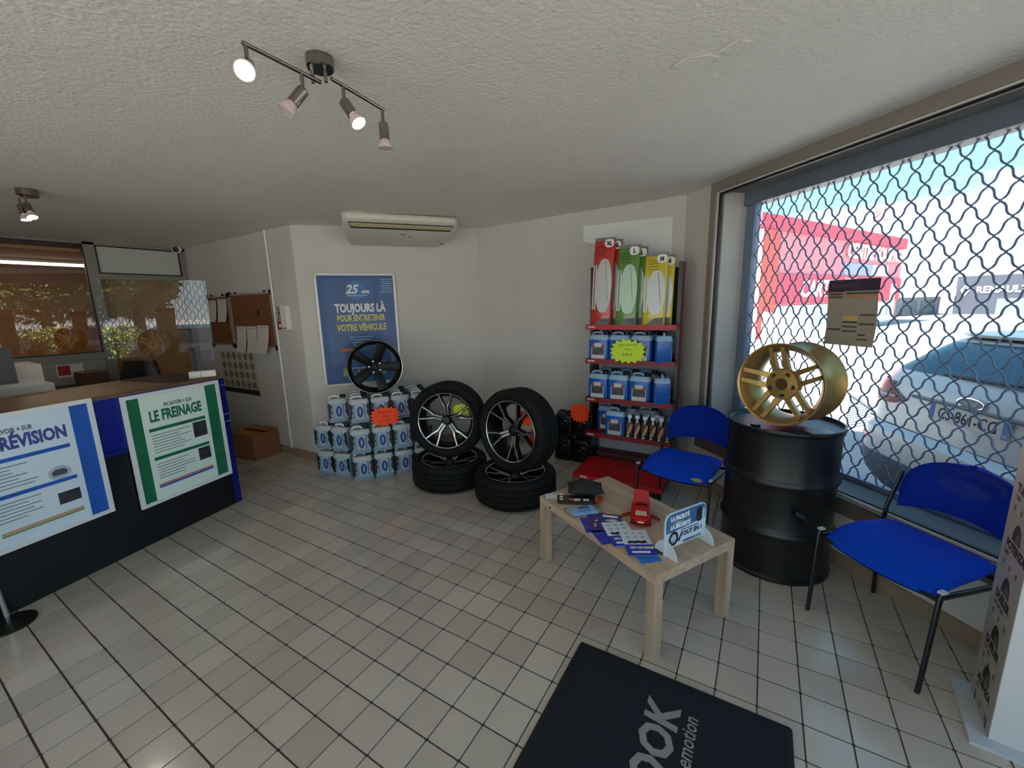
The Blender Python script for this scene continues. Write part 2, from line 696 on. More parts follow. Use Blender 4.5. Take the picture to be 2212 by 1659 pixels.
def rod_path(sign):
    pts = []
    nz = int((zg1 - zg0) / (PZ / 2))
    for k in range(nz):
        s0 = sign if k % 2 == 0 else -sign
        for q in range(6):
            s = 1 - 2 * q / 6
            w = 0.12 * s + 0.88 * s ** 3
            pts.append((s0 * w * (PX / 4 + 0.0025), 0.0035 * sign * (1 if k % 2 == 0 else -1) * s, zg1 - (k + q / 6) * PZ / 2))
    return pts


rods = [B().tube(rod_path(s), 0.0048, 6).mesh('rod', GRM, True, 180) for s in (1, -1)]
nr = int((T1 - T0 - 0.30) / (PX / 2))
for k in range(nr):
    o = link('rod', rods[k % 2], gr)
    o.location = (T0 + 0.155 + (k + 0.5) * PX / 2, 0, 0)
B().b2((T0 + 0.14, -0.015, 0.422), (T1 - 0.14, 0.015, 0.45)).build('bottom_rail', gd, gr)
lk = B().tube([(-0.03, 0, 2.32), (0, 0, 2.345), (0.03, 0, 2.32)], 0.003, 5).mesh('top_link', GRM)
for k in range(nr // 2):
    o = link('top_link', lk, gr)
    o.location.x = T0 + 0.155 + (k + 0.5) * PX

# ---- right-hand shopfront glazing (outside the frame on the right) that lets the daylight in
Wb = B()
Wb.b2((3.40, -2.80, -0.1), (3.58, -2.45, 2.5))
Wb.b2((3.40, 0.98, -0.1), (3.58, 1.12, 2.5))
Wb.b2((3.40, -2.45, 2.38), (3.58, 0.98, 2.5))
struct(Wb.build('wall_side', WALL))
w2 = thing('window_2', None, None)
w2['kind'] = 'structure'
bb = B()
for y in (-2.42, -0.85, 0.95):
    bb.b2((3.42, y - 0.03, 0), (3.48, y + 0.03, 2.38))
bb.b2((3.42, -2.45, 2.33), (3.48, 0.98, 2.38))
bb.b2((3.42, -2.45, 0.0), (3.48, 0.98, 0.08))
bb.build('window_frame', ALU, w2)
sheet('pane', [(3.45, -2.42, 0.08), (3.45, 0.95, 0.08), (3.45, 0.95, 2.33), (3.45, -2.42, 2.33)], GLASS, w2)
portal((3.60, -0.73, 1.2), (0, PI / 2, 0), 2.3, 3.4)
pc = WM @ Vector(((T0 + T1) / 2, 0.40, 1.38))
pl = (WM.to_3x3() @ Vector((0, -1, 0))).to_track_quat('-Z', 'Y').to_euler()
portal(pc, pl, 2.85, 1.95)

# ---- glazed partition on the left and the office behind it
pa = thing('window_3', None, None)
pa['kind'] = 'structure'
X0 = -4.45
PB = M('partition_frame', (138, 134, 127), 0.5, 0.3)
bb = B()
bb.b2((X0 - 0.05, 0.985, 0), (X0 + 0.02, 1.075, 2.37))      # double post
bb.b2((X0 - 0.05, -2.8, 2.315), (X0 + 0.02, 1.89, 2.38))     # head rail
bb.b2((X0 - 0.05, 1.83, 0), (X0 + 0.02, 1.89, 2.38))        # corner post
bb.b2((X0 - 0.05, 1.075, 1.965), (X0 + 0.02, 1.83, 2.02))   # transom over the opening
bb.b2((X0 - 0.05, -2.8, 1.12), (X0 + 0.02, 0.985, 1.19))    # sill rail
bb.b2((X0 - 0.05, -2.8, 0), (X0 + 0.02, -2.7, 2.38))
bb.b2((X0 - 0.05, -0.90, 0), (X0 + 0.02, -0.82, 2.38))
bb.build('window_frame', PB, pa)
bb = B()
g = 0.012
for (y0, z0, y1, z1) in ((-0.82, 1.19, 0.985, 2.315), (1.075, 2.02, 1.83, 2.315), (-2.7, 1.19, -0.90, 2.315)):
    bb.b2((X0 + 0.012, y0, z0), (X0 + 0.024, y0 + g, z1))
    bb.b2((X0 + 0.012, y1 - g, z0), (X0 + 0.024, y1, z1))
    bb.b2((X0 + 0.012, y0, z0), (X0 + 0.024, y1, z0 + g))
    bb.b2((X0 + 0.012, y0, z1 - g), (X0 + 0.024, y1, z1))
bb.build('gasket', BLACK, pa)
sheet('pane', [(X0, -2.7, 1.19), (X0, 0.985, 1.19), (X0, 0.985, 2.315), (X0, -2.7, 2.315)], PGLASS, pa)
B().b2((X0 - 0.01, 1.08, 2.02), (X0 + 0.005, 1.83, 2.315)).build('upper_panel', M('panel_white', (190, 190, 184), 0.5), pa)
B().b2((X0 - 0.01, -2.7, 0.0), (X0 + 0.0, 0.985, 1.12)).build('lower_panel', M('panel_grey', (150, 146, 138), 0.5), pa)
OFF = M('office_wall', (160, 112, 62), 0.8, var=0.06, vscale=3)
bb = B()
bb.b2((-7.2, -2.9, -0.1), (-7.0, 2.4, 2.4))
bb.b2((-7.2, 1.95, -0.1), (-4.5, 2.1, 2.4))
bb.b2((-7.2, -3.0, -0.1), (-4.5, -2.8, 2.4))
struct(bb.build('wall_office', OFF))
struct(B().b2((-7.0, -2.8, 2.24), (-4.52, 1.95, 2.27)).build('trim_1', M('office_ceiling', (206, 150, 92), 0.8)))
# door leaf colour seen through the opening
B().b2((-4.62, 1.02, 0.0), (-4.56, 1.90, 2.0)).build('trim_2', M('brown_curtain', (150, 112, 72), 0.85, var=0.08, vscale=5))['kind'] = 'structure'

# conduit on the left wall
d1 = (Vector(c1) - Vector(c0)).normalized()


def wl(s, off=0.0):
    """point on the left (cork board) wall at run s, off metres proud of it"""
    return Vector((-4.422 + d1.x * s + d1.y * off, 1.889 + d1.y * s - d1.x * off, 0))


bb = B()
p = wl(1.735, 0.014)
bb.cyl((p.x, p.y, 0.085), (p.x, p.y, 2.39), 0.013, 10)
struct(bb.build('trim_3', WHITE, smooth=True))

# ================================================================== LEFT WALL: boards, chart, alarm, camera
def wall_panel(s, z, off=0.002):
    p = wl(s, off)
    p.z = z
    return frame(p, (d1.x, d1.y, 0), z=(d1.y, -d1.x, 0))


CORK = M('cork', (120, 74, 42), 0.9, var=0.18, vscale=60)


def cork_board(s0, s1, z0, z1, label):
    w, h = s1 - s0, z1 - z0
    t = thing('cork_board', label, 'notice board', mat=wall_panel(s0, z0))
    B().b2((0.012, 0.012, 0), (w - 0.012, h - 0.012, 0.010)).build('cork_sheet', CORK, t)
    bb = B()
    bb.b2((0, 0, 0), (w, 0.016, 0.018)).b2((0, h - 0.016, 0), (w, h, 0.018)).b2((0, 0, 0), (0.016, h, 0.018)).b2((w - 0.016, 0, 0), (w, h, 0.018))
    bb.build('frame', M('pale_aluminium', (176, 172, 166), 0.4, 0.5), t)
    for x in (0, w):
        for y in (0, h):
            c = B().box((x, y, 0.010), (0.05, 0.05, 0.022)).build('corner_cap', BLACK, t)
    for x in (0.12, w - 0.12):
        B().box((x, h + 0.012, 0.008), (0.03, 0.02, 0.01)).build('hanger', BLACK, t)
    return t


cork_board(0.375, 0.862, 1.20, 1.765, 'narrow cork notice board half hidden behind the clear counter screen')
cb2 = cork_board(0.89, 1.705, 1.19, 1.775, 'wide cork notice board with three paper slips along its lower edge')
B().prism([(0.52, 0.40), (0.545, 0.42), (0.56, 0.40), (0.55, 0.375), (0.56, 0.35), (0.54, 0.335), (0.52, 0.35), (0.53, 0.375)], 0.010, 0.014).build('black_hook', BLACK, cb2)


def slip(s0, s1, z0, z1, label, curl):
    t = thing('paper_slip', label, 'paper', mat=wall_panel(s0, z0, 0.021), group='paper slips on the cork boards')
    w, h = s1 - s0, z1 - z0
    rings = []
    for k in range(9):
        v = k / 8
        b = curl * (1 - v) ** 2
        rings.append([(0, h * v, b), (w, h * v, b * 1.2), (w, h * v, b * 1.2 + 0.004), (0, h * v, b + 0.004)])
    B().loops(rings).build('sheet', PAPER, t, True)
    bb = B()
    for k in range(3):
        bb.b2((0.03, h * (0.95 - 0.02 * k) - 0.002, 0.0045), (w - 0.04, h * (0.95 - 0.02 * k), 0.0055))
    bb.build('small_print', GREY, t)


slip(0.41, 0.60, 1.47, 1.72, 'left paper slip pinned high on the narrow cork board', 0.03)
slip(0.64, 0.83, 1.47, 1.73, 'right paper slip pinned high on the narrow cork board', 0.03)
slip(0.97, 1.16, 1.13, 1.42, 'left one of three curling slips on the wide cork board', 0.035)
slip(1.18, 1.37, 1.13, 1.42, 'middle one of three curling slips on the wide cork board', 0.03)
slip(1.39, 1.60, 1.13, 1.43, 'right one of three curling slips on the wide cork board', 0.055)

t = thing('wheel_chart', 'printed chart of small round wheel pictures taped below the cork boards', 'poster', mat=wall_panel(0.475, 0.625))
rect(t, 'sheet', 0, 0.06, 0.75, 0.50, 0, 0.003, M('chart_paper', (196, 182, 168), 0.8))
rect(t, 'footer_band', 0, 0, 0.75, 0.06, 0, 0.003, M('chart_footer', (44, 38, 34), 0.7))
DK = M('chart_ink', (74, 66, 60), 0.8)
for r in range(4):
    for c in range(6):
        bb = B()
        x, y = 0.075 + c * 0.12, 0.115 + r * 0.11
        n = 14
        R = [(x + 0.040 * math.cos(2 * PI * i / n), y + 0.040 * math.sin(2 * PI * i / n)) for i in range(n)]
        Q = [(x + 0.030 * math.cos(2 * PI * i / n), y + 0.030 * math.sin(2 * PI * i / n)) for i in range(n)]
        for i in range(n):
            j = (i + 1) % n
            bb.face([(*R[i], 0.0036), (*R[j], 0.0036), (*Q[j], 0.0036), (*Q[i], 0.0036)])
        for k in range(3 + (c + r) % 3):
            a = 2 * PI * k / (3 + (c + r) % 3) + r
            u = Vector((math.cos(a), math.sin(a)))
            v = Vector((-u.y, u.x)) * 0.006
            bb.face([(x + v.x, y + v.y, 0.0037), (x - v.x, y - v.y, 0.0037), (x - v.x + u.x * 0.032, y - v.y + u.y * 0.032, 0.0037), (x + v.x + u.x * 0.032, y + v.y + u.y * 0.032, 0.0037)])
        bb.build('wheel_picture', DK, t)

t = thing('alarm_unit', 'slim white alarm siren box mounted beside the white conduit', 'alarm', mat=wall_panel(1.89, 1.385))
B().prism(rrect(0.045, 0.125, 0.012, 2, 0.045, 0.125), 0, 0.05).build('housing', M('alarm_white', (226, 224, 222), 0.35), t)
B().box((0.045, 0.02, 0.052), (0.07, 0.012, 0.004)).build('grille_slot', GREY, t)
t = thing('call_point', 'small grey and red emergency call point left of the white alarm box', 'alarm', mat=wall_panel(1.795, 1.385))
B().b2((0.0, 0.0, 0), (0.09, 0.24, 0.022)).build('back_plate', M('call_plate', (150, 140, 130), 0.5), t)
B().b2((0.008, 0.005, 0.02), (0.085, 0.085, 0.035)).build('red_button_box', M('red_plastic', (170, 24, 28), 0.4), t)
B().b2((0.030, 0.028, 0.034), (0.062, 0.06, 0.038)).build('white_square', INKW, t)
B().b2((0.02, 0.165, 0.02), (0.08, 0.178, 0.026)).build('slot', BLACK, t)

t = thing('security_camera', 'small white bullet security camera in the ceiling corner', 'camera', mat=axis_frame((-4.37, 1.80, 2.335), (0.72, -0.66, -0.18)))
B().lathe([(0.0, -0.03), (0.040, -0.03), (0.046, 0.0), (0.046, 0.045), (0.036, 0.05), (0.034, 0.046)], 20).build('body', WHITE, t, True)
B().lathe([(0.034, 0.044), (0.0, 0.048)], 20).build('lens', BLACK, t, True)
B().b2((-0.02, 0.03, -0.05), (0.02, 0.075, 0.0)).build('bracket', WHITE, t)

# ================================================================== BACK-LEFT WALL: framed poster and air conditioner
d2 = (Vector(c2) - Vector(c1)).normalized()
n2 = Vector((d2.y, -d2.x))


def w2p(s, z, off=0.002):
    return frame((c1[0] + d2.x * s + n2.x * off, c1[1] + d2.y * s + n2.y * off, z), (d2.x, d2.y, 0), z=(n2.x, n2.y, 0))


t = thing('framed_poster', 'tall blue advertising poster in a thin silver frame on the angled wall', 'poster', mat=w2p(0.157, 0.785))
W, H = 0.785, 1.155
bb = B()
bb.b2((0, 0, 0), (W, 0.022, 0.02)).b2((0, H - 0.022, 0), (W, H, 0.02)).b2((0, 0, 0), (0.022, H, 0.02)).b2((W - 0.022, 0, 0), (W, H, 0.02))
bb.build('frame', M('frame_silver', (182, 182, 178), 0.35, 0.4), t)
PBL = M('poster_blue', (10, 74, 136), 0.4, var=0.25, vscale=3, coat=0.12)
rect(t, 'print', 0.02, 0.02, W - 0.02, H - 0.02, 0, 0.010, PBL)
PBL2 = M('poster_light_blue', (44, 112, 176), 0.4)
z = 0.0105
B().prism([(W * 0.5 + 0.1 * math.cos(a * PI / 14), 0.985 + 0.095 * math.sin(a * PI / 14)) for a in range(28)], z, z + 0.0005).build('round_badge', PBL2, t)
text(t, '25', W * 0.36, 0.955, 0.085, INKW, z + 0.001, bold=0.004, shear=0.3, sx=0.95)
text(t, 'ANS', W * 0.56, 0.955, 0.028, INKW, z + 0.001, bold=0.002)
rect(t, 'badge_bar', W * 0.38, 0.925, W * 0.63, 0.938, z, z + 0.001, M('poster_grey', (150, 176, 200), 0.6))
YEL = M('poster_yellow', (206, 196, 120), 0.6)
text(t, 'TOUJOURS LÀ', W * 0.53, 0.765, 0.082, INKW, z, 'CENTER', 0.66, bold=0.005)
text(t, 'POUR ENTRETENIR', W * 0.53, 0.672, 0.062, YEL, z, 'CENTER', 0.62, bold=0.004)
text(t, 'VOTRE VÉHICULE', W * 0.53, 0.572, 0.066, YEL, z, 'CENTER', 0.66, bold=0.004)
bb = B()
for k in range(4):
    bb.b2((W * 0.36 + 0.01 * k, 0.50 - k * 0.028, z), (W * 0.66 - 0.02 * k, 0.507 - k * 0.028, z + 0.0006))
for k in range(7):
    bb.b2((W * 0.80 + 0.012 * (k % 3), 1.09 - k * 0.022, z), (W * 0.955, 1.097 - k * 0.022, z + 0.0006))
bb.build('small_print', M('poster_pale', (150, 186, 216), 0.6), t)
rect(t, 'orange_car_band', W * 0.22, 0.36, W * 0.40, 0.385, z, z + 0.0006, M('poster_orange', (190, 110, 60), 0.6))
rect(t, 'grey_card', W * 0.24, 0.095, W * 0.80, 0.185, z, z + 0.0005, M('poster_card', (120, 146, 160), 0.6))
rect(t, 'green_logo', W * 0.25, 0.10, W * 0.315, 0.18, z + 0.0005, z + 0.001, M('logo_green', (130, 160, 90), 0.6))
text(t, 'EURO', W * 0.36, 0.115, 0.05, M('poster_navy', (14, 40, 90), 0.6), z + 0.0008, bold=0.003)

t = thing('air_conditioner', 'white air conditioner under the ceiling above the blue framed poster', 'air conditioner', mat=w2p(0.46, 0.0, 0.0))
ACW = 1.03
prof = [(0.02, 2.405), (0.66, 2.405), (0.675, 2.385), (0.675, 2.355), (0.655, 2.335), (0.60, 2.315), (0.56, 2.29), (0.40, 2.245), (0.25, 2.225), (0.04, 2.215), (0.015, 2.24)]


bb = B()
xs = [(0.0, 0.93), (0.03, 0.985), (0.07, 1.0), (ACW - 0.07, 1.0), (ACW - 0.03, 0.985), (ACW, 0.93)]
bb.loops([[(ACW / 2 + (x - ACW / 2) * (0.86 + 0.14 * min(1, y / 0.6)), z + (0.012 if k < 0.95 and z < 2.30 else 0), y * k) for y, z in prof] for x, k in xs])
bb.build('casing', M('ac_white', (214, 210, 200), 0.4), t, True, 30)
# outlet: dark slot with a beige louvre, on the sloping front lip
bb = B()
bb.prism([(0.065, 0), (ACW - 0.065, 0), (ACW - 0.05, 0.070), (0.05, 0.070)], 0, 0.012, frame((0, 2.298, 0.580), (1, 0, 0), z=(0, -0.85, 0.5)))
bb.build('outlet_slot', BLACK, t)
bb = B()
bb.prism([(0.068, 0.024), (ACW - 0.068, 0.024), (ACW - 0.056, 0.068), (0.056, 0.068)], 0.0, 0.018, frame((0, 2.298, 0.580), (1, 0, 0), z=(0, -0.85, 0.5)))
bb.build('louvre', M('ac_louvre', (190, 178, 146), 0.5), t)
bb = B()
bb.box((ACW * 0.52, 2.325, 0.655), (0.03, 0.008, 0.02))
bb.box((ACW * 0.52, 2.262, 0.475), (0.05, 0.004, 0.012))
bb.box((ACW * 0.59, 2.250, 0.43), (0.025, 0.004, 0.010))
bb.box((ACW * 0.93, 2.225, 0.24), (0.022, 0.02, 0.022))
bb.build('badge', M('ac_badge', (40, 40, 40), 0.4), t)
B().b2((0.10, 2.412, 0.55), (0.45, 2.42, 0.67)).build('top_trim', M('ac_trim', (226, 222, 214), 0.4), t)

# white board on the back wall behind the rack
t = thing('white_board', 'plain pale panel fixed to the wall behind the rack top', 'panel', mat=frame((0.126, 3.436, 0), (1, 0, 0), z=(0, -1, 0)))
B().prism([(0, 2.175), (0.83, 1.93), (0.83, 2.31), (0, 2.318)], 0, 0.006).build('panel', M('pale_panel', (226, 230, 226), 0.6), t)

# ================================================================== RECEPTION COUNTER
cA = Vector((-1.990, 0.999))
dc = Vector((0.232, -0.973)).normalized()
nc = Vector((0.973, 0.232)).normalized()
# local frame: x runs from the far end towards the camera side (image right -> left), y = depth away from the room, z up
CM = frame((cA.x, cA.y, 0), (-dc.x, -dc.y, 0), z=(0, 0, 1))   # x: towards far end (image right); y points to the left side (behind)
ct = thing('reception_counter', 'blue and black reception counter with a wooden top', 'counter', mat=CM)
LEN = 2.6
bb = B()
bb.b2((-LEN, 0.008, 0.0), (-0.02, 0.07, 0.70))
bb.build('lower_panel', NAVY, ct)
bb = B()
bb.b2((-LEN, 0.0, 0.72), (0.0, 0.07, 1.06))
bb.b2((-LEN, 0.003, 0.69), (0.0, 0.07, 0.715))
bb.build('upper_panel', BLUELAM, ct)
bb = B()
bb.b2((-0.022, 0.004, 0.0), (0.03, 0.62, 0.70))
bb.b2((-0.022, 0.0, 0.715), (0.03, 0.66, 1.06))
bb.build('end_panel', M('blue_end', (2, 18, 118), 0.35), ct)
bb = B()
for zz in (0.705, 0.765, 1.005):
    bb.b2((-0.06, -0.0015, zz), (0.031, 0.002, zz + 0.003))
bb.build('edge_line', M('pale_line', (190, 196, 220), 0.5), ct)
B().b2((-LEN, 0.0, 1.06), (0.0, 0.62, 1.085)).build('worktop', wood_mat('counter_wood', (66, 50, 38), (118, 92, 66), (1.5, 26, 26)), ct)
B().b2((-0.34, 0.01, 1.0852), (0.02, 0.60, 1.088)).build('end_top', M('navy_top', (20, 22, 40), 0.3), ct)
B().b2((-LEN, 0.56, 0.0), (0.03, 0.62, 1.06)).build('back_panel', NAVY, ct)


def snap_frame(s0, s1, z0, z1, label, tone, accent, title, t2, small, x_extra=0.0):
    """poster in a pale snap frame leaning flat on the counter front; s measured from the far end"""
    o = cA + dc * s1 + nc * 0.004
    t = thing('framed_poster', label, 'poster', mat=frame((o.x, o.y, z0), (-dc.x, -dc.y, 0), z=(nc.x, nc.y, 0)))
    W, H = s1 - s0, z1 - z0
    f = 0.024
    bb = B()
    bb.b2((0, 0, 0), (W, f, 0.018)).b2((0, H - f, 0), (W, H, 0.018)).b2((0, f, 0), (f, H - f, 0.018)).b2((W - f, f, 0), (W, H - f, 0.018))
    bb.build('frame', M('snap_frame', (222, 230, 236), 0.4), t)
    rect(t, 'print', f, f, W - f, H - f, 0, 0.008, tone)
    z = 0.0085
    a0, a1 = (f, f + 0.075)
    if x_extra == 0:
        rect(t, 'left_band', a0, f, a1, H - f, z - 0.0005, z, accent)
    rect(t, 'right_band', W - f - 0.085, f, W - f, H - f, z - 0.0005, z, accent)
    xl = a1 + 0.03 if x_extra == 0 else 0.03
    xr = W - f - 0.085 - 0.03
    xc = (xl + xr) / 2
    cap = H / 0.78
    text(t, small, xc + 0.02, H - 0.115 * cap, 0.026 * cap, M('title_grey', (84, 92, 104), 0.7), z, 'CENTER', 0.66, bold=0.0012)
    text(t, title, xc if not x_extra else xr, H - 0.205 * cap, 0.072 * cap, t2, z, 'CENTER' if not x_extra else 'RIGHT', 0.60 if not x_extra else 0.66, bold=0.0045)
    bb = B()
    bb.b2((xl, H - 0.275 * cap, z), (xr, H - 0.252 * cap, z + 0.0005))
    bb.b2((xl, H - 0.480 * cap, z), (xr, H - 0.457 * cap, z + 0.0005))
    bb.build('heading_bar', accent, t)
    bb = B()
    r = random.Random(len(label))
    for base, n in ((0.305, 7), (0.512, 6)):
        for k in range(n):
            y = H - (base + k * 0.0205) * cap
            bb.b2((xl + 0.01, y, z), (xl + (xr - xl) * r.uniform(0.45, 0.70), y + 0.0055, z + 0.0005))
    bb.build('small_print', M('body_grey', (120, 140, 150), 0.7), t)
    return t, W, H, xl, xr, z, cap


GRN = M('freinage_green', (22, 110, 78), 0.45, var=0.25, vscale=7)
BLU = M('revision_blue', (30, 90, 190), 0.45, var=0.2, vscale=5)
TONEG = M('poster_mint', (224, 244, 240), 0.4, coat=0.2)
TONEB = M('poster_ice', (212, 232, 252), 0.4, coat=0.2)
t, W, H, xl, xr, z, cap = snap_frame(0.035, 0.690, 0.275, 1.055, 'green-banded brake poster in a pale frame on the counter front', TONEG, GRN, 'LE FREINAGE', M('green_ink', (30, 110, 84), 0.6), 'EN SAVOIR + SUR')
PH = M('photo_dark', (44, 48, 60), 0.6, var=0.7, vscale=30)
rect(t, 'photo', xr - 0.10, H - 0.40, xr, H - 0.285, z, z + 0.0006, PH)
rect(t, 'photo', xr - 0.09, H - 0.585, xr, H - 0.490, z, z + 0.0006, PH)
rect(t, 'orange_stripe', xl, 0.118, xr, 0.128, z, z + 0.0006, M('stripe_orange', (220, 110, 70), 0.6))
rect(t, 'blue_stripe', xl, 0.100, xr, 0.116, z, z + 0.0006, M('stripe_blue', (50, 90, 180), 0.6))
t, W, H, xl, xr, z, cap = snap_frame(0.835, 1.50, 0.345, 1.085, 'blue-banded service poster in a pale frame, left on the counter front', TONEB, BLU, 'LA RÉVISION', M('blue_ink', (62, 76, 150), 0.6), 'EN SAVOIR + SUR', 1.0)
rect(t, 'photo', xr - 0.10, 0.155, xr, 0.225, z, z + 0.0006, PH)
B().prism([(xr - 0.07 + 0.05 * math.cos(a * PI / 10), 0.345 + 0.04 * math.sin(a * PI / 10)) for a in range(20)], z, z + 0.0006).build('round_stamp', M('stamp', (170, 186, 206), 0.7), t)
B().prism([(xr - 0.10, 0.33), (xr - 0.04, 0.33), (xr - 0.035, 0.35), (xr - 0.05, 0.365), (xr - 0.09, 0.365), (xr - 0.105, 0.35)], z + 0.0006, z + 0.0012).build('car_icon', M('stamp_ink', (70, 78, 90), 0.7), t)
rect(t, 'green_stripe', xl + 0.15, 0.080, xr, 0.090, z, z + 0.0006, M('stripe_green', (110, 150, 110), 0.6))
rect(t, 'orange_stripe', xl + 0.15, 0.091, xr, 0.106, z, z + 0.0006, M('stripe_tan', (200, 160, 130), 0.6))

# clear screen on the counter
t = thing('counter_screen', 'clear acrylic screen standing on the counter top', 'screen', mat=frame((-2.30, 0.44, 1.0885), (0, 1, 0), z=(1, 0, 0)))
poly = [(0.0, 0.756), (0.697, 0.752), (0.676, 0.10)]
poly += [(0.676 - 0.07 * math.sin(a * PI / 12), 0.03 + 0.07 * math.cos(a * PI / 12)) for a in range(1, 7)]
poly += [(0.595, 0.0), (0.50, 0.0), (0.50, 0.16), (0.48, 0.18), (0.29, 0.18), (0.27, 0.16), (0.27, 0.0), (0.20, 0.0), (0.20, 0.16), (0.18, 0.18), (0.0, 0.18)]
bb = B()
bb.face([(x, y, 0) for x, y in poly[::-1]])
bb.build('acrylic_sheet', PLEXI, t)
t = thing('card_box', 'small white carton lying on the counter end by the screen', 'box', (-2.03, 0.90, 1.088), math.radians(68))
B().b2((-0.085, -0.03, 0), (0.085, 0.03, 0.045)).bevel(0.004).build('carton', M('carton_white', (214, 212, 206), 0.6), t)
B().b2((-0.012, -0.0305, 0.0), (-0.009, 0.0305, 0.0455)).build('seam', GREY, t)

# things behind the counter
t = thing('office_printer', 'pale grey printer standing behind the counter', 'printer', (-2.95, 0.0, 0.0))
B().b2((-0.2, -0.4, 0.86), (0.2, 0.24, 1.10)).bevel(0.02).build('body', M('printer_grey', (188, 186, 180), 0.5), t)
B().b2((-0.18, -0.38, 1.10), (0.18, 0.20, 1.245)).bevel(0.015).build('scanner_lid', M('printer_lid', (204, 196, 190), 0.5), t)
B().b2((-0.25, -0.45, 0.0), (0.22, 0.30, 0.86)).build('cabinet', M('desk_grey', (110, 106, 100), 0.6), t)
t = thing('monitor', 'dark computer monitor behind the counter at the left picture edge', 'monitor', (-2.56, -0.10, 1.0885), math.radians(0))
B().b2((-0.02, -0.30, 0.06), (0.02, 0.14, 0.30)).bevel(0.008).build('screen_back', M('monitor_grey', (52, 54, 62), 0.5), t)
B().b2((-0.03, -0.10, 0.0), (0.03, -0.04, 0.10)).b2((-0.08, -0.18, 0.0), (0.08, 0.04, 0.012)).build('stand', BLACK, t)
t = thing('office_chair', 'black leather office chair seen through the counter screen', 'chair', (-3.55, 0.95, 0), math.radians(20))
LEA = M('black_leather', (26, 25, 26), 0.4)
rings = []
for k in range(7):
    v = k / 6
    hw = 0.24 * (1 - max(0, v - 0.5) ** 2 * 1.2)
    rings.append([(x, y + 0.06 * v, 0.58 + 0.55 * v) for x, y in rrect(hw, 0.045, 0.04, 3)])
B().loops(rings).build('backrest', LEA, t, True)
B().prism(rrect(0.26, 0.25, 0.08, 3, 0, 0.25), 0.44, 0.54).bevel(0.02).build('seat', LEA, t, True)
B().cyl((0, 0.25, 0.08), (0, 0.25, 0.44), 0.03).build('gas_stem', CHROME, t)
for k in range(5):
    a = 2 * PI * k / 5
    B().tube([(0, 0.25, 0.09), (0.28 * math.cos(a), 0.25 + 0.28 * math.sin(a), 0.06)], [0.025, 0.018], 6).cyl((0.27 * math.cos(a), 0.25 + 0.27 * math.sin(a) - 0.02, 0.03), (0.27 * math.cos(a), 0.25 + 0.27 * math.sin(a) + 0.02, 0.03), 0.03, 10).build('leg', BLACK, t)
for s in (-1, 1):
    B().tube([(0.26 * s, 0.02, 0.74), (0.30 * s, 0.10, 0.74), (0.30 * s, 0.36, 0.73), (0.26 * s, 0.36, 0.50)], 0.02, 6).build('armrest', BLACK, t)
t = thing('side_table', 'low dark table standing behind the counter under a carton', 'table', (-4.15, 0.76, 0))
B().b2((-0.2, -0.25, 0.86), (0.2, 0.20, 0.89)).build('tabletop', BLACKM, t)
for sx in (-0.17, 0.17):
    for sy in (-0.22, 0.17):
        B().b2((sx - 0.02, sy - 0.02, 0), (sx + 0.02, sy + 0.02, 0.86)).build('leg', BLACKM, t)
t = thing('carton', 'dark brown carton on the low table behind the counter', 'box', (-4.15, 0.78, 0.891))
B().b2((-0.12, -0.10, 0), (0.12, 0.09, 0.13)).build('box_body', M('dark_carton', (92, 62, 48), 0.8), t)
t = thing('red_leaflet', 'small red and white notice on the grey partition panel', 'paper', mat=frame((-4.446, 0.66, 0.98), (0, 1, 0), z=(1, 0, 0)))
rect(t, 'sheet', -0.06, -0.02, 0.14, 0.11, 0, 0.002, PAPER)
rect(t, 'red_print', -0.05, 0.0, 0.04, 0.10, 0.002, 0.003, M('red_print', (160, 40, 44), 0.7))
t = thing('barrier_post', 'thin silver post on a round black foot at the left picture edge', 'post', (-1.555, -0.345, 0))
B().lathe([(0.0, 0.0), (0.10, 0.0), (0.10, 0.012), (0.03, 0.022), (0, 0.022)], 24).build('foot', BLACK, t, True)
B().cyl((0, 0, 0.02), (-0.0, -0.04, 0.95), 0.011, 12).build('pole', CHROME, t, True)
t = thing('cardboard_box', 'open brown cardboard box on the floor beyond the counter end', 'box', (-3.06, 1.72, 0), math.radians(8))
KR = M('kraft', (134, 88, 56), 0.85, var=0.08, vscale=10)
bb = B()
w, d, h, k = 0.36, 0.30, 0.285, 0.006
bb.b2((-w / 2, -d / 2, 0), (w / 2, d / 2, k)).b2((-w / 2, -d / 2, k), (-w / 2 + k, d / 2, h)).b2((w / 2 - k, -d / 2, k), (w / 2, d / 2, h)).b2((-w / 2 + k, -d / 2, k), (w / 2 - k, -d / 2 + k, h)).b2((-w / 2 + k, d / 2 - k, k), (w / 2 - k, d / 2, h))
bb.build('box_body', KR, t)
B().prism([(-w / 2, -d / 2), (w / 2, -d / 2), (w / 2, -0.02), (-w / 2, -0.02)], 0, 0.005, Matrix.Translation((0, 0, h)) @ Matrix.Rotation(0.12, 4, 'X')).build('flap', M('kraft_flap', (158, 98, 52), 0.85), t)
B().prism([(-w / 2, 0.0), (w / 2, 0.0), (w / 2, d / 2), (-w / 2, d / 2)], 0, 0.005, Matrix.Translation((0, 0, h + 0.012)) @ Matrix.Rotation(-0.08, 4, 'X')).build('flap', M('kraft_flap', (158, 98, 52), 0.85), t)

# ================================================================== WHEELS
GLOSSB = M('gloss_black', (7, 7, 8), 0.4, spec=0.22)
MACH = M('machined_face', (176, 172, 168), 0.25, 0.9)
GOLD = M('gold_paint', (172, 140, 82), 0.34, 0.6, var=0.06, vscale=6)


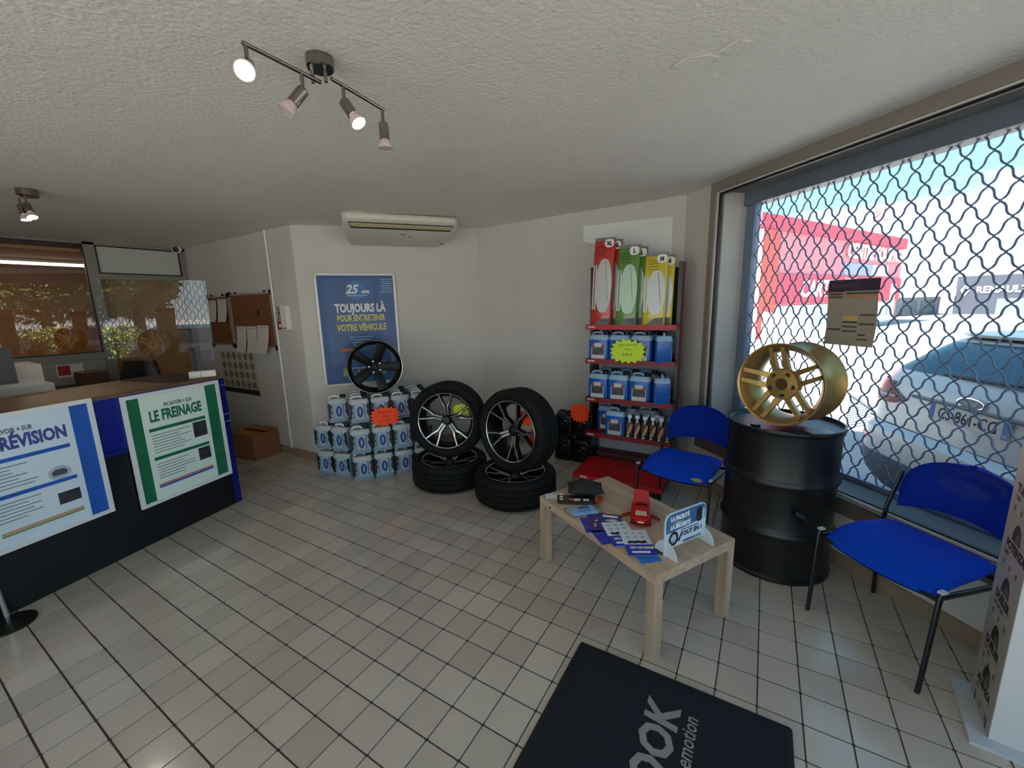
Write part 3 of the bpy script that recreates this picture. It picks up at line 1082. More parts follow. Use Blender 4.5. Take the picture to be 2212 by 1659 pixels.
def tyre_mesh(R, Wd, rr, tread=True):
    hw = Wd / 2
    prof = [(rr, -hw * 0.80), (rr + 0.012, -hw * 0.90), (rr + (R - rr) * 0.45, -hw * 1.0), (R - 0.030, -hw * 0.93), (R - 0.010, -hw * 0.82)]
    g = 0.008
    for k in range(4):
        zc = hw * (-0.54 + 0.36 * k)
        prof += [(R, zc - 0.010), (R - g, zc - 0.008), (R - g, zc + 0.004), (R, zc + 0.006)]
    prof += [(R - 0.010, hw * 0.82), (R - 0.030, hw * 0.93), (R - 0.032, hw * 0.945), (R - 0.042, hw * 0.95), (rr + (R - rr) * 0.45, hw * 1.0), (rr + 0.012, hw * 0.90), (rr, hw * 0.80)]
    prof += [(rr - 0.002, 0), (rr, -hw * 0.80)]
    return B().lathe(prof, 64).mesh('tyre', RUBBER, True, 35)


def barrel(bb, R, Wd, n=48, deep=0.5):
    """rim barrel: front lip at +z, drop centre, rear lip"""
    hw = Wd / 2
    bb.lathe([(R - 0.012, hw - 0.006), (R - 0.002, hw), (R, hw - 0.008), (R - 0.006, hw - 0.02), (R - 0.012, hw - 0.03), (R - 0.030, hw - 0.055), (R - 0.034, 0), (R - 0.030, -hw * 0.4), (R - 0.012, -hw + 0.03), (R - 0.006, -hw + 0.018), (R, -hw + 0.008), (R - 0.002, -hw), (R - 0.014, -hw + 0.004),
              (R - 0.022, -hw + 0.03), (R - 0.042, -hw * 0.4), (R - 0.046, 0), (R - 0.042, hw - 0.06), (R - 0.024, hw - 0.03), (R - 0.012, hw - 0.006)], n)
    return bb


def y_spoke(R, hw):
    """one split spoke: a stem from the hub that forks into two arms reaching the lip (local +x outwards)"""
    faces, body = B(), B()
    for s in (-1, 1):
        pts = [(0.040, 0.011 * s, hw - 0.055), (0.125, 0.014 * s, hw - 0.030), (0.162, 0.032 * s, hw - 0.026), (R - 0.014, 0.058 * s, hw - 0.008)]
        wd = [0.008, 0.008, 0.0065, 0.0055]
        for bld, off, dep, k in ((faces, 0.002, 0.004, 1.0), (body, -0.002, 0.040, 1.9)):
            rings = []
            for (x, y, z), w in zip(pts, wd):
                w *= k
                rings.append([(x, y - w, z + off), (x, y + w, z + off), (x, y + w, z + off - dep), (x, y - w, z + off - dep)])
            bld.loops(rings)
    return faces, body


WHEEL_Y = {}


def y_wheel(label, mat, R=0.34, Wd=0.245, rr=0.252, yaw0=0.0, group=None):
    t = thing('wheel_with_tyre', label, 'wheel', mat=mat, group=group)
    if not WHEEL_Y:
        WHEEL_Y['tyre'] = tyre_mesh(R, Wd, rr)
        WHEEL_Y['rim_barrel'] = barrel(B(), rr + 0.004, Wd * 0.86).mesh('rim_barrel', GLOSSB, True, 40)
        f, b = y_spoke(rr, Wd * 0.43)
        WHEEL_Y['spoke'] = b.mesh('spoke', GLOSSB)
        WHEEL_Y['face'] = f.mesh('machined_edge', MACH)
        hz = Wd * 0.43
        WHEEL_Y['hub_cap'] = B().lathe([(0.0, hz - 0.02), (0.028, hz - 0.022), (0.031, hz - 0.03), (0.046, hz - 0.045), (0.050, hz - 0.09), (0.0, hz - 0.09)], 24).mesh('hub_cap', BLACK, True, 40)
        WHEEL_Y['lip'] = B().lathe([(rr - 0.010, hz - 0.002), (rr - 0.003, hz + 0.0015), (rr + 0.001, hz - 0.002)], 64).mesh('lip_edge', MACH, True)
    for k in ('tyre', 'rim_barrel', 'hub_cap'):
        link(k, WHEEL_Y[k], t)
    link('lip_edge', WHEEL_Y['lip'], t)
    for i in range(5):
        o = link('spoke', WHEEL_Y['spoke'], t)
        o.rotation_euler.z = yaw0 + 2 * PI * i / 5
        link('machined_edge', WHEEL_Y['face'], o)
    return t


wl_lie = Matrix.Rotation(0.0, 4, 'Z')
LW, RW = (-0.676, 2.195), (0.018, 2.205)
y_wheel('left black tyre lying flat on the floor under an upright wheel', axis_frame((*LW, 0.123), (0, 0, 1)), yaw0=0.4)
y_wheel('right black tyre lying flat on the floor beside the table', axis_frame((*RW, 0.123), (0, 0, 1)), yaw0=1.0)
axL = Vector((0.43, -0.90, 0.06)).normalized()
axR = Vector((-0.14, -0.99, 0.06)).normalized()
y_wheel('left upright black and silver wheel showing a yellow tag between its spokes', axis_frame((LW[0] - 0.005, LW[1] + 0.02, 0.583), axL), yaw0=1.58)
y_wheel('right upright black and silver wheel showing orange tags between its spokes', axis_frame((RW[0] + 0.03, RW[1] + 0.0, 0.583), axR), yaw0=1.08)
# fluorescent price tags
FLO_O = M('fluo_orange', (255, 74, 10), 0.7)
FLO_Y = M('fluo_yellow', (206, 222, 40), 0.7)
FLO_G = M('fluo_lime', (204, 236, 58), 0.7)
HAND = M('marker_ink', (70, 60, 30), 0.7)


def burst(label, mat4, rx, ry, mat, seed=1, lines=()):
    t = thing('price_tag', label, 'price tag', mat=mat4)
    B().prism(star(rx, ry, 17, 0.80, seed), 0, 0.002).build('card', mat, t)
    for body, x, y, s, a in lines:
        text(t, body, x, y, s, HAND, 0.0025, 'CENTER', 0.9, rot=a, name='handwriting')
    return t


LC, RC = Vector((LW[0] - 0.005, LW[1] + 0.02, 0.583)), Vector((RW[0] + 0.03, RW[1], 0.583))
rL, rR = Vector((0.90, 0.43, 0)), Vector((0.99, -0.14, 0))
UPV = Vector((0, 0, 1))
burst('yellow burst price tag tucked inside the left upright wheel', axis_frame(LC + rL * 0.120 + UPV * 0.082 - axL * 0.005, axL), 0.088, 0.062, FLO_Y, 3)
burst('orange burst price tag tucked high inside the right upright wheel', axis_frame(RC + rR * 0.085 + UPV * 0.105 - axR * 0.005, axR), 0.080, 0.072, FLO_O, 4)
burst('small orange burst price tag low inside the right upright wheel', axis_frame(RC + rR * 0.155 - UPV * 0.025 - axR * 0.005, axR), 0.038, 0.070, FLO_O, 5)

# black five-spoke rim on top of the can stack
RB = 0.255


def rim_black():
    t = thing('alloy_rim', 'black five-spoke rim standing on the white can stack before the blue poster', 'wheel rim', mat=axis_frame((-1.50, 2.135, 0.775 + RB), (0.78, -0.62, 0.03)))
    Wd = 0.20
    hw = Wd / 2
    barrel(B(), RB, Wd, 56).build('rim_barrel', GLOSSB, t, True, 40)
    B().lathe([(RB - 0.008, hw), (RB - 0.003, hw + 0.002), (RB + 0.001, hw - 0.003)], 64).build('lip_edge', MACH, t, True)
    sp = B()
    pts = [(0.035, 0.040, hw - 0.055, 0.05), (0.10, 0.038, hw - 0.030, 0.045), (RB - 0.03, 0.050, hw - 0.010, 0.03)]
    rings = [[(x, -w, z), (x, -w * 0.45, z + 0.006), (x, w * 0.45, z + 0.006), (x, w, z), (x, w, z - d), (x, -w, z - d)] for x, w, z, d in pts]
    sp.loops(rings)
    me = sp.mesh('spoke', GLOSSB, True, 30)
    for i in range(5):
        o = link('spoke', me, t)
        o.rotation_euler.z = 1.22 + 2 * PI * i / 5
    B().lathe([(0.0, hw - 0.040), (0.022, hw - 0.040), (0.030, hw - 0.050), (0.075, hw - 0.050), (0.078, hw - 0.10), (0, hw - 0.10)], 30).build('hub', GLOSSB, t, True, 40)
    nut = B().lathe([(0.0, hw - 0.040), (0.008, hw - 0.040), (0.009, hw - 0.052)], 10).mesh('nut_seat', M('nut_silver', (150, 150, 150), 0.3, 1.0))
    for i in range(5):
        o = link('nut_seat', nut, t)
        a = 1.22 + 0.63 + 2 * PI * i / 5
        o.location = (0.055 * math.cos(a), 0.055 * math.sin(a), 0.0)
    return t


rim_black()

# ================================================================== WHITE CANS (screen-wash) in a stepped stack
CANW = M('can_translucent', (172, 178, 180), 0.35)
CANL = M('can_liquid', (126, 150, 170), 0.35)
CAPN = M('cap_navy', (18, 20, 52), 0.4)
LABK = M('label_black', (16, 22, 30), 0.5)
LABB = M('label_blue', (30, 62, 140), 0.5)
LABW = M('label_pale', (158, 178, 194), 0.5)
cw_, cd_, ch_ = 0.180, 0.130, 0.245


def can_body(bm):
    sl = [(0.0, 0.93, 0.010), (0.010, 1.0, 0.022), (0.185, 1.0, 0.022), (0.200, 0.985, 0.024), (0.220, 0.90, 0.030), (0.226, 0.86, 0.030)]
    rings = [[(x, y, z) for x, y in rrect(cw_ / 2 * k, cd_ / 2 * (k if z > 0.21 else (k + 1) / 2), r, 3)] for z, k, r in sl]
    return bm.loops(rings)


CAN = {}


def make_can(label, mat, kind='white', group=None, name='fluid_can'):
    if kind not in CAN:
        top, low, capm = {'white': (CANW, CANL, CAPN), 'blue': (M('blue_can_top', (150, 184, 212), 0.3), M('blue_can_liquid', (28, 96, 186), 0.25), BLACK), 'black': (M('black_can', (15, 15, 17), 0.3), M('black_can', (15, 15, 17), 0.3), BLACK)}[kind]
        bm = can_body(B())
        for f in bm.bm.faces:
            f.material_index = 1 if f.calc_center_median().z < (0.15 if kind == 'white' else 0.186) else 0
        D = {'body': bm.mesh('body', [top, low], True, 50)}
        D['handle'] = B().tube([(-0.070, 0, 0.215), (-0.066, 0, 0.235), (-0.05, 0, 0.2455), (0.0, 0, 0.2455), (0.018, 0, 0.236), (0.022, 0, 0.218)], (0.010), 8).mesh('handle', top if kind != 'white' else M('handle_white', (214, 218, 218), 0.35), True, 180)
        D['cap'] = B().lathe([(0.024, 0.220), (0.026, 0.223), (0.026, 0.251), (0.022, 0.255), (0.0, 0.255)], 16).mesh('cap', capm, True, 40)
        y = -cd_ / 2 - 0.0012
        if kind == 'white':
            lb = B()
            lb.mi = 0
            lb.prism([(-0.088, 0.035), (0.088, 0.035), (0.088, 0.185), (-0.088, 0.185)], -0.0005, 0.0005, frame((0, y, 0), (1, 0, 0), z=(0, -1, 0)))
            D['label'] = lb.mesh('label', LABW)
            k = B()
            F = frame((0, y - 0.0008, 0), (1, 0, 0), z=(0, -1, 0))
            k.prism([(-0.089, 0.03), (-0.066, 0.05), (-0.070, 0.08), (-0.060, 0.10), (-0.068, 0.13), (-0.058, 0.16), (-0.076, 0.19), (-0.089, 0.19)], 0, 0.0006, F)
            k.prism([(0.089, 0.03), (0.089, 0.19), (0.076, 0.19), (0.060, 0.165), (0.068, 0.13), (0.060, 0.10), (0.070, 0.07)], 0, 0.0006, F)
            for i in range(7):
                zz = 0.045 + i * 0.020
                for x0, s in ((-0.055, 1), (-0.040, -1), (0.043, 1), (0.056, -1)):
                    k.prism([(x0 - 0.007, zz), (x0 + 0.002, zz), (x0 + 0.007, zz + s * 0.010 + 0.004), (x0 - 0.002, zz + s * 0.010 + 0.004)][::1], 0, 0.0006, F)
            D['tread_print'] = k.mesh('tread_print', LABK)
            e = B()
            ro, ri = [], []
            for i in range(20):
                a = 2 * PI * i / 20
                ro.append((0.004 + 0.028 * math.cos(a), 0.108 + (0.052 if math.sin(a) > 0 else 0.056) * math.sin(a)))
                ri.append((0.004 + 0.007 * math.cos(a), 0.108 + 0.032 * math.sin(a)))
            for i in range(20):
                j = (i + 1) % 20
                e.face([F @ Vector((*p, 0.0008)) for p in (ro[i], ro[j], ri[j], ri[i])])
            D['blue_emblem'] = e.mesh('blue_emblem', LABB)
        elif kind == 'blue':
            F = frame((0, y, 0), (1, 0, 0), z=(0, -1, 0))
            D['label'] = B().prism([(-0.06, 0.01), (0.06, 0.01), (0.06, 0.135), (0.035, 0.145), (0.03, 0.155), (-0.03, 0.155), (-0.035, 0.145), (-0.06, 0.135)], 0, 0.001, F).mesh('label', M('label_white', (206, 206, 206), 0.5))
            D['label_red'] = B().prism([(-0.06, 0.120), (0.06, 0.120), (0.06, 0.135), (0.035, 0.143), (-0.035, 0.143), (-0.06, 0.135)], 0.001, 0.0015, F).mesh('red_band', M('label_red', (150, 44, 50), 0.5))
            D['label_white'] = B().prism(rrect(0.033, 0.016, 0.008, 2, 0, 0.138), 0.0015, 0.002, F).mesh('white_badge', M('label_white', (206, 206, 206), 0.5))
            D['photo'] = B().prism([(-0.054, 0.050), (0.054, 0.050), (0.054, 0.118), (-0.054, 0.118)], 0.001, 0.0016, F).mesh('label_photo', M('label_photo', (66, 68, 74), 0.5, var=0.6, vscale=18))
        else:
            F = frame((0, y, 0), (1, 0, 0), z=(0, -1, 0))
            D['label'] = B().prism([(0.01, 0.15), (0.05, 0.15), (0.045, 0.165), (0.02, 0.165)], 0, 0.001, F).mesh('label_mark', M('dim_label', (120, 120, 120), 0.5))
            D['badge'] = B().prism([(-0.02, 0.115), (0.0, 0.115), (-0.01, 0.135)], 0, 0.001, F).mesh('label_mark', M('dim_label', (120, 120, 120), 0.5))
        CAN[kind] = D
    t = thing(name, label, 'can', mat=mat, group=group)
    for k, me in CAN[kind].items():
        o = link(me.name.split('.')[0], me, t)
        if k == 'cap':
            o.location.x = 0.055
        if k == 'tread_print':
            o['kind'] = 'stuff'
    return t


GW = 'white screen-wash cans stacked by the angled wall'
nv = Vector((0.80, -0.60))        # block facing direction
lv = Vector((0.60, 0.80))
ORD = ['third', 'fourth', 'fifth']
LAY = ['bottom', 'middle', 'top']


def can_at(x, y, z, fx, fy, label, jit=0.0):
    a = math.atan2(fx, -fy) + jit
    return make_can(label, Matrix.Translation((x, y, z)) @ Matrix.Rotation(a, 4, 'Z'), 'white', GW)


HZ = 0.2575
base = Vector((-1.409, 1.807)) - nv * 0.065 + lv * 0.012
for lay in range(2):
    for c in range(4):
        p = base + lv * 0.190 * c
        can_at(p.x, p.y, 0.001 + lay * HZ, nv.x, nv.y, 'white can in the %s layer, %s' % (LAY[lay], ['third from the left', 'fourth from the left', 'fifth from the left', 'rightmost behind the left wheel'][c]), rnd.uniform(-0.04, 0.04))
for c, (x, y) in enumerate([(-1.872, 1.800), (-1.672, 1.830)]):
    for lay in range(2):
        can_at(x, y, 0.001 + lay * HZ, 0.28, -0.96, 'white can in the %s layer, %s' % (LAY[lay], ['leftmost', 'second from the left'][c]))
for c, (x, y) in enumerate([(-1.90, 1.965), (-1.70, 1.985)]):
    for lay in range(2):
        tt = can_at(x, y, 0.001 + lay * HZ, 0.28, -0.96, ('white can behind the %s front can, %s layer' % (['leftmost', 'second'][c], LAY[lay])))
for row in range(1, 4):
    for c in range(4):
        for lay in range(3):
            if row == 1 and lay < 2 or lay == 2 or row == 2 and lay < 2:
                p = base + lv * (0.190 * c + (0.02 if lay == 2 else 0)) - nv * (0.142 * row)
                if lay < 2 and c == 0 and row < 3:
                    continue
                if lay == 2 and row == 1:
                    lab = 'white can in the top front row, %s' % ['first from the left', 'second from the left', 'third from the left', 'fourth from the left'][c]
                else:
                    lab = 'white can in the %s layer, row %s from the front, column %s' % (LAY[lay], ['', 'two', 'three', 'four'][row], ['one', 'two', 'three', 'four'][c])
                can_at(p.x, p.y, 0.001 + lay * HZ, nv.x, nv.y, lab, rnd.uniform(-0.05, 0.05))
p = base - lv * 0.175 - nv * 0.27
can_at(p.x, p.y, 0.001 + 2 * HZ, nv.x, nv.y, 'white can set back at the left end of the top layer', 0.1)
burst('orange burst price tag leaning on the white can stack', axis_frame((-1.300, 2.035, 0.575), (0.74, -0.66, 0.12)), 0.155, 0.105, FLO_O, 1, [('BIDON 5L', 0, 0.03, 0.022, 0.05), ('5,90', 0, -0.01, 0.024, 0.05), ('LAVE GLACE', -0.01, -0.045, 0.014, 0.1)])

# black cans beside the rack
for i, (x, y, z, nm) in enumerate([(0.03, 3.20, 0, 'bottom left'), (0.225, 3.21, 0, 'bottom right'), (0.03, 3.21, HZ, 'top left'), (0.225, 3.215, HZ, 'top right')]):
    make_can('black oil can, %s of the dark stack left of the red rack' % nm, Matrix.Translation((x, y, z + 0.001)), 'black', 'black cans beside the red rack')
burst('orange burst price tag above the black cans left of the rack', axis_frame((0.222, 3.125, 0.525), (0.1, -0.99, 0.10)), 0.115, 0.11, FLO_O, 6)

# ================================================================== RED AND BLACK DISPLAY RACK
RKX0, RKX1 = 0.365, 1.105
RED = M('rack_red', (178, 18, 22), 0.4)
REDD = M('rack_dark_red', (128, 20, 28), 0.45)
rk = thing('display_rack', 'red and black shop rack of car fluids by the back wall', 'rack', ((RKX0 + RKX1) / 2, 3.06, 0))
hw = (RKX1 - RKX0) / 2
for s in (-1, 1):
    B().b2((s * hw - 0.014, -0.02, 0.06), (s * hw + 0.014, 0.16, 1.89)).build('upright', BLACKM, rk)
B().b2((hw + 0.0145, 0.10, 0.06), (hw + 0.0165, 0.161, 1.89)).build('red_edge_strip', M('strip_red', (170, 52, 56), 0.5), rk)
bb = B()
for k in range(6):
    t0 = 0.30 + k * 0.27
    o = text(rk, 'MAXI PROMO', 0, 0, 0.018, INKW, 0, name='strip_lettering', sx=0.9, bold=0.001)
    o.matrix_local = frame((hw + 0.0172, 0.012, t0), (0, 0, 1), z=(1, 0, 0)) if False else Matrix.Translation((hw + 0.0172, 0.140, t0)) @ Matrix(((0, 0, 1, 0), (0, -1, 0, 0), (1, 0, 0, 0), (0, 0, 0, 1)))
bb.bm.free()
B().b2((-hw + 0.02, 0.20, 0.14), (hw - 0.02, 0.206, 1.37)).build('back_panel', M('rack_back', (176, 174, 184), 0.5), rk)
B().b2((-hw + 0.02, 0.20, 1.38), (hw - 0.02, 0.206, 1.86)).build('upper_back_panel', BLACKM, rk)
bb = B()
for zz in (0.42, 0.78, 1.10, 1.36):
    bb.b2((-hw + 0.014, 0.185, zz - 0.03), (hw - 0.014, 0.20, zz + 0.03))
bb.build('cross_bar', REDD, rk)
SHZ = [1.385, 1.085, 0.735, 0.405]
for zz in SHZ:
    sh = B()
    sh.b2((-hw - 0.005, -0.14, zz - 0.020), (hw + 0.005, 0.19, zz - 0.010))
    sh.prism([(-hw - 0.008, zz - 0.035), (hw + 0.008, zz - 0.035), (hw + 0.008, zz + 0.008), (-hw - 0.008, zz + 0.008)], 0, 0.008, frame((0, -0.14, 0), (1, 0, 0), z=(0, -1, 0)))
    for s in (-1, 1):
        sh.b2((s * (hw + 0.004) - 0.004, -0.14, zz - 0.02), (s * (hw + 0.004) + 0.004, 0.10, zz + 0.006))
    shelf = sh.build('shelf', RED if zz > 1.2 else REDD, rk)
    B().prism(rrect(0.034, 0.0075, 0.004, 2, -hw + 0.045, zz - 0.012), 0, 0.001, frame((0, -0.1482, 0), (1, 0, 0), z=(0, -1, 0))).build('shelf_badge', M('pale_badge', (206, 176, 176), 0.5), shelf)
# base tray standing out in front
sh = B()
sh.loops([[(-hw - 0.01, -0.42, 0.098), (hw + 0.01, -0.42, 0.098), (hw + 0.01, 0.02, 0.118), (-hw - 0.01, 0.02, 0.118)], [(-hw - 0.01, -0.42, 0.108), (hw + 0.01, -0.42, 0.108), (hw + 0.01, 0.02, 0.126), (-hw - 0.01, 0.02, 0.126)]])
sh.b2((-hw - 0.01, -0.43, 0.070), (hw + 0.01, -0.42, 0.110))
tr = sh.build('base_tray', RED, rk)
B().prism(rrect(0.034, 0.010, 0.004, 2, -hw + 0.09, 0.090), 0, 0.001, frame((0, -0.4302, 0), (1, 0, 0), z=(0, -1, 0))).build('shelf_badge', M('pale_badge', (206, 176, 176), 0.5), tr)
bb = B()
bb.b2((-hw, -0.38, 0.05), (hw, 0.18, 0.068))
bb.build('base_frame', BLACKM, rk)
for sx in (-1, 1):
    for sy in (-0.36, 0.14):
        B().lathe([(0.0, 0.0), (0.028, 0.0), (0.028, 0.038), (0.022, 0.051), (0, 0.051)], 12, off=(sx * (hw - 0.05), sy, 0)).build('foot', BLACK, rk)
B().b2((-hw + 0.03, 0.06, 0.128), (hw - 0.03, 0.18, 0.165)).build('inner_tray', M('rack_maroon', (84, 26, 34), 0.5), rk)

# blue cans on the shelves
GB = 'blue screen-wash cans on the red rack'
for z, lay in ((SHZ[1], 'second'), (SHZ[2], 'third')):
    for k, x in enumerate((0.462, 0.645, 0.832)):
        make_can('blue can on the %s rack shelf, %s from the left' % (lay, ['first', 'second', 'third'][k]), Matrix.Translation((x, 3.006, z - 0.009)) @ Matrix.Rotation(rnd.uniform(-0.05, 0.05), 4, 'Z'), 'blue', GB)
    make_can('blue can turned sideways at the right end of the %s rack shelf' % lay, Matrix.Translation((1.005, 3.002, z - 0.009)) @ Matrix.Rotation(PI / 2 + 0.25, 4, 'Z'), 'blue', GB)
    for k, x in enumerate((0.50, 0.69, 0.86)):
        make_can('half-hidden blue can in the back row of the %s shelf, %s from left' % (lay, ['first', 'second', 'third'][k]), Matrix.Translation((x, 3.152, z - 0.009)), 'blue', GB)
make_can('single blue can on the lowest rack shelf beside the spray bottles', Matrix.Translation((0.625, 3.006, SHZ[3] - 0.009)), 'blue', GB)
for k, x in enumerate((0.50, 0.69, 0.87)):
    make_can('blue can in shade at the back of the lowest shelf, %s from the left' % ['first', 'second', 'third'][k], Matrix.Translation((x, 3.154, SHZ[3] - 0.009)), 'blue', GB)
burst('lime burst price tag fixed to the second rack shelf', axis_frame((0.735, 2.905, 1.17), (0.05, -1, 0.06)), 0.165, 0.115, FLO_G, 2, [('LAVE GLACE ÉTÉ', 0, 0.045, 0.017, 0.03), ('5 litres', 0, 0.010, 0.017, 0.03), ('3,90 €', 0, -0.04, 0.024, 0.03)])

# spray bottles
SPB = {}


def spray(x, y, z, rot, label):
    if not SPB:
        SPB['bottle'] = B().loops([[(a * k, b * k, zz) for a, b in rrect(0.032, 0.026, 0.014, 3)] for zz, k in ((0, 0.95), (0.006, 1), (0.12, 1.0), (0.155, 0.72), (0.175, 0.40), (0.185, 0.38))]).mesh('bottle', M('spray_dark', (56, 44, 42), 0.35), True, 50)
        F = frame((0, -0.0268, 0), (1, 0, 0), z=(0, -1, 0))
        SPB['label_red'] = B().prism([(-0.026, 0.085), (0.026, 0.085), (0.026, 0.135), (-0.026, 0.135)], 0, 0.0008, F).mesh('label_band', M('spray_red', (96, 50, 46), 0.5))
        SPB['label_gold'] = B().prism([(-0.026, 0.04), (-0.005, 0.035), (0.02, 0.09), (0.026, 0.14), (0.004, 0.12)], 0.001, 0.0016, F).mesh('label_swoosh', M('spray_sand', (196, 160, 120), 0.5))
        SPB['badge'] = B().prism(rrect(0.010, 0.008, 0.004, 2, -0.012, 0.022), 0.0, 0.001, F).mesh('white_badge', INKW)
        hb = B()
        hb.b2((-0.018, -0.055, 0.198), (0.018, 0.030, 0.222))
        hb.b2((-0.014, -0.015, 0.183), (0.014, 0.018, 0.2))
        hb.loops([[(-0.007, -0.048, 0.2), (0.007, -0.048, 0.2), (0.007, -0.034, 0.2), (-0.007, -0.034, 0.2)], [(-0.006, -0.040, 0.155), (0.006, -0.040, 0.155), (0.006, -0.030, 0.155), (-0.006, -0.030, 0.155)]])
        SPB['head'] = hb.mesh('trigger_head', M('spray_white', (222, 226, 232), 0.4))
    t = thing('spray_bottle', label, 'bottle', mat=Matrix.Translation((x, y, z)) @ Matrix.Rotation(rot, 4, 'Z'), group='spray bottles on the lowest rack shelf')
    for me in SPB.values():
        link(me.name.split('.')[0], me, t)


for k in range(6):
    spray(0.757 + k * 0.066, 2.952, SHZ[3] - 0.009, 0.25, 'white-topped spray bottle on the lowest rack shelf, %s from the blue can' % ['first', 'second', 'third', 'fourth', 'fifth', 'sixth'][k])
for k in range(3):
    spray(0.80 + k * 0.085, 3.035, SHZ[3] - 0.009, 0.25, 'spray bottle in the second row of the lowest shelf, %s from left' % ['first', 'second', 'third'][k])

# windscreen shade packs on the top shelf
POLY_SILV = M('foil_silver', (188, 190, 188), 0.3, 0.25)
FILMS = glass_mat('clear_film', (0.9, 0.9, 0.9), 1.45, 0.08)


def shade_pack(x0, w, h, y, tilt, colname, col, size, label, front=True, lean=0.05):
    mm = Matrix.Translation((x0, y, SHZ[0] - 0.009)) @ Matrix.Rotation(tilt, 4, 'Y') @ Matrix.Rotation(-lean, 4, 'X')
    t = thing('shade_pack', label, 'package', mat=mm, group='sun-shade packs on the rack top shelf')
    c = M('pack_' + colname, col, 0.3, coat=0.5)
    d = 0.030
    rings = []
    for zz, k in ((0.0, 0.35), (0.02, 0.9), (0.10, 1.0), (h * 0.5, 1.05), (h - 0.12, 1.0), (h - 0.05, 0.55), (h - 0.012, 0.18)):
        rings.append([(xx + w / 2, yy * k, zz) for xx, yy in rrect(w / 2 * (1.0 if zz > 0.01 else 0.97), d, 0.018, 3)])
    B().loops(rings).build('pouch', c, t, True, 60)
    # pale oval window of the pouch, folded silver sheet showing through
    F = frame((0, -d * 1.05 - 0.001, 0), (1, 0, 0), z=(0, -1, 0))
    cx, cz, rx, rz_ = w * 0.58, h * 0.47, w * 0.40, h * 0.31
    pts = []
    for i in range(28):
        a = 2 * PI * i / 28
        pts.append((cx + rx * math.copysign(abs(math.cos(a)) ** 0.75, math.cos(a)), cz + rz_ * math.copysign(abs(math.sin(a)) ** 1.15, math.sin(a))))
    B().prism(pts, 0, 0.0018, F).build('oval_window', POLY_SILV if colname != 'green' else M('foil_greenish', (176, 200, 178), 0.3, 0.2), t)
    B().prism([(cx + 0.006, cz + rz_ * 0.9), (cx + 0.010, cz + rz_ * 0.9), (cx + rx * 0.60, cz - rz_ * 0.55), (cx + rx * 0.55, cz - rz_ * 0.55)], 0.0018, 0.0024, F).build('fold_line', GREY, t)
    for k in range(2):
        B().prism([(0.008 + k * 0.020, h * 0.2), (0.020 + k * 0.020, h * 0.2), (0.020 + k * 0.020, h * 0.70), (0.008 + k * 0.020, h * 0.72)], 0, 0.0015, F).build('side_window', POLY_SILV, t)
    bb = B()
    for k in range(4):
        bb.prism([(w * 0.16, h * 0.90 - k * 0.022), (w * 0.62, h * 0.905 - k * 0.022), (w * 0.62, h * 0.912 - k * 0.022), (w * 0.16, h * 0.907 - k * 0.022)], 0, 0.0012, F)
    bb.build('small_print', M('pack_print_' + colname, tuple(int(v * 0.55) for v in col), 0.5), t)
    B().prism([(w * 0.2, 0.015), (w * 0.95, 0.012), (w * 0.96, 0.075), (w * 0.6, 0.07)], 0, 0.0012, F).build('car_picture', M('pack_photo', (92, 94, 96), 0.4, var=0.5, vscale=25), t)
    # grey header card with the hanging hole and the size disc
    B().b2((0.0, -0.003, h - 0.03), (w, 0.003, h + 0.015)).build('header_card', M('pack_header', (118, 122, 124), 0.4), t)
    ds = B()
    ds.prism(rrect(0.040, 0.034, 0.030, 5, w - 0.042, h - 0.038), 0.0, 0.0020, F)
    disc = ds.build('size_disc', INKW, t)
    o = text(t, size, 0, 0, 0.030, INKB, 0, 'CENTER', 0.85, bold=0.003, name='size_lettering')
    o.matrix_local = F @ Matrix.Translation((w - 0.042, h - 0.054, 0.0024))
    return t


shade_pack(0.392, 0.178, 0.735, 2.955, 0.025, 'red', (186, 52, 42), 'XL', 'front red sun-shade pack marked XL on the rack top shelf')
shade_pack(0.430, 0.178, 0.725, 3.03, 0.025, 'red', (186, 52, 42), 'XL', 'second red sun-shade pack behind the front XL one')
shade_pack(0.612, 0.178, 0.655, 2.95, 0.018, 'green', (92, 136, 58), 'L', 'front green sun-shade pack marked L in the middle of the rack top')
shade_pack(0.652, 0.178, 0.645, 3.03, 0.018, 'green', (92, 136, 58), 'L', 'second green sun-shade pack behind the front L one')
shade_pack(0.838, 0.178, 0.575, 2.95, 0.012, 'yellow', (204, 186, 50), 'M', 'front yellow sun-shade pack marked M on the rack top shelf')
shade_pack(0.878, 0.178, 0.560, 3.03, 0.012, 'yellow', (204, 186, 50), 'M', 'second yellow sun-shade pack behind the front M one')

# ================================================================== COFFEE TABLE AND WHAT LIES ON IT
TZ = 0.425
ut = Vector((-0.869, 0.495)).normalized()
tm = frame((1.138, 1.525, 0), (ut.x, ut.y, 0), z=(0, 0, 1))   # x along the table towards the far end, y to the near-left... (x cross z)
OAK = wood_mat('pale_oak', (168, 144, 122), (192, 168, 146), (1.2, 16, 16), 0.5)
OAKS = wood_mat('pale_oak_leg', (164, 140, 118), (190, 166, 146), (16, 16, 1.2), 0.5)
tb_ = thing('coffee_table', 'low pale oak coffee table with square legs, covered with leaflets', 'table', mat=tm)
TL, TWD = 0.905, 0.552
B().b2((-TL / 2, -TWD / 2, TZ - 0.048), (TL / 2, TWD / 2, TZ)).bevel(0.002, 1).build('tabletop', OAK, tb_)
for sx in (-1, 1):
    for sy in (-1, 1):
        B().b2((sx * TL / 2, sy * TWD / 2, 0), (sx * (TL / 2 - 0.05), sy * (TWD / 2 - 0.05), TZ - 0.0485)).build('leg', OAKS, tb_)
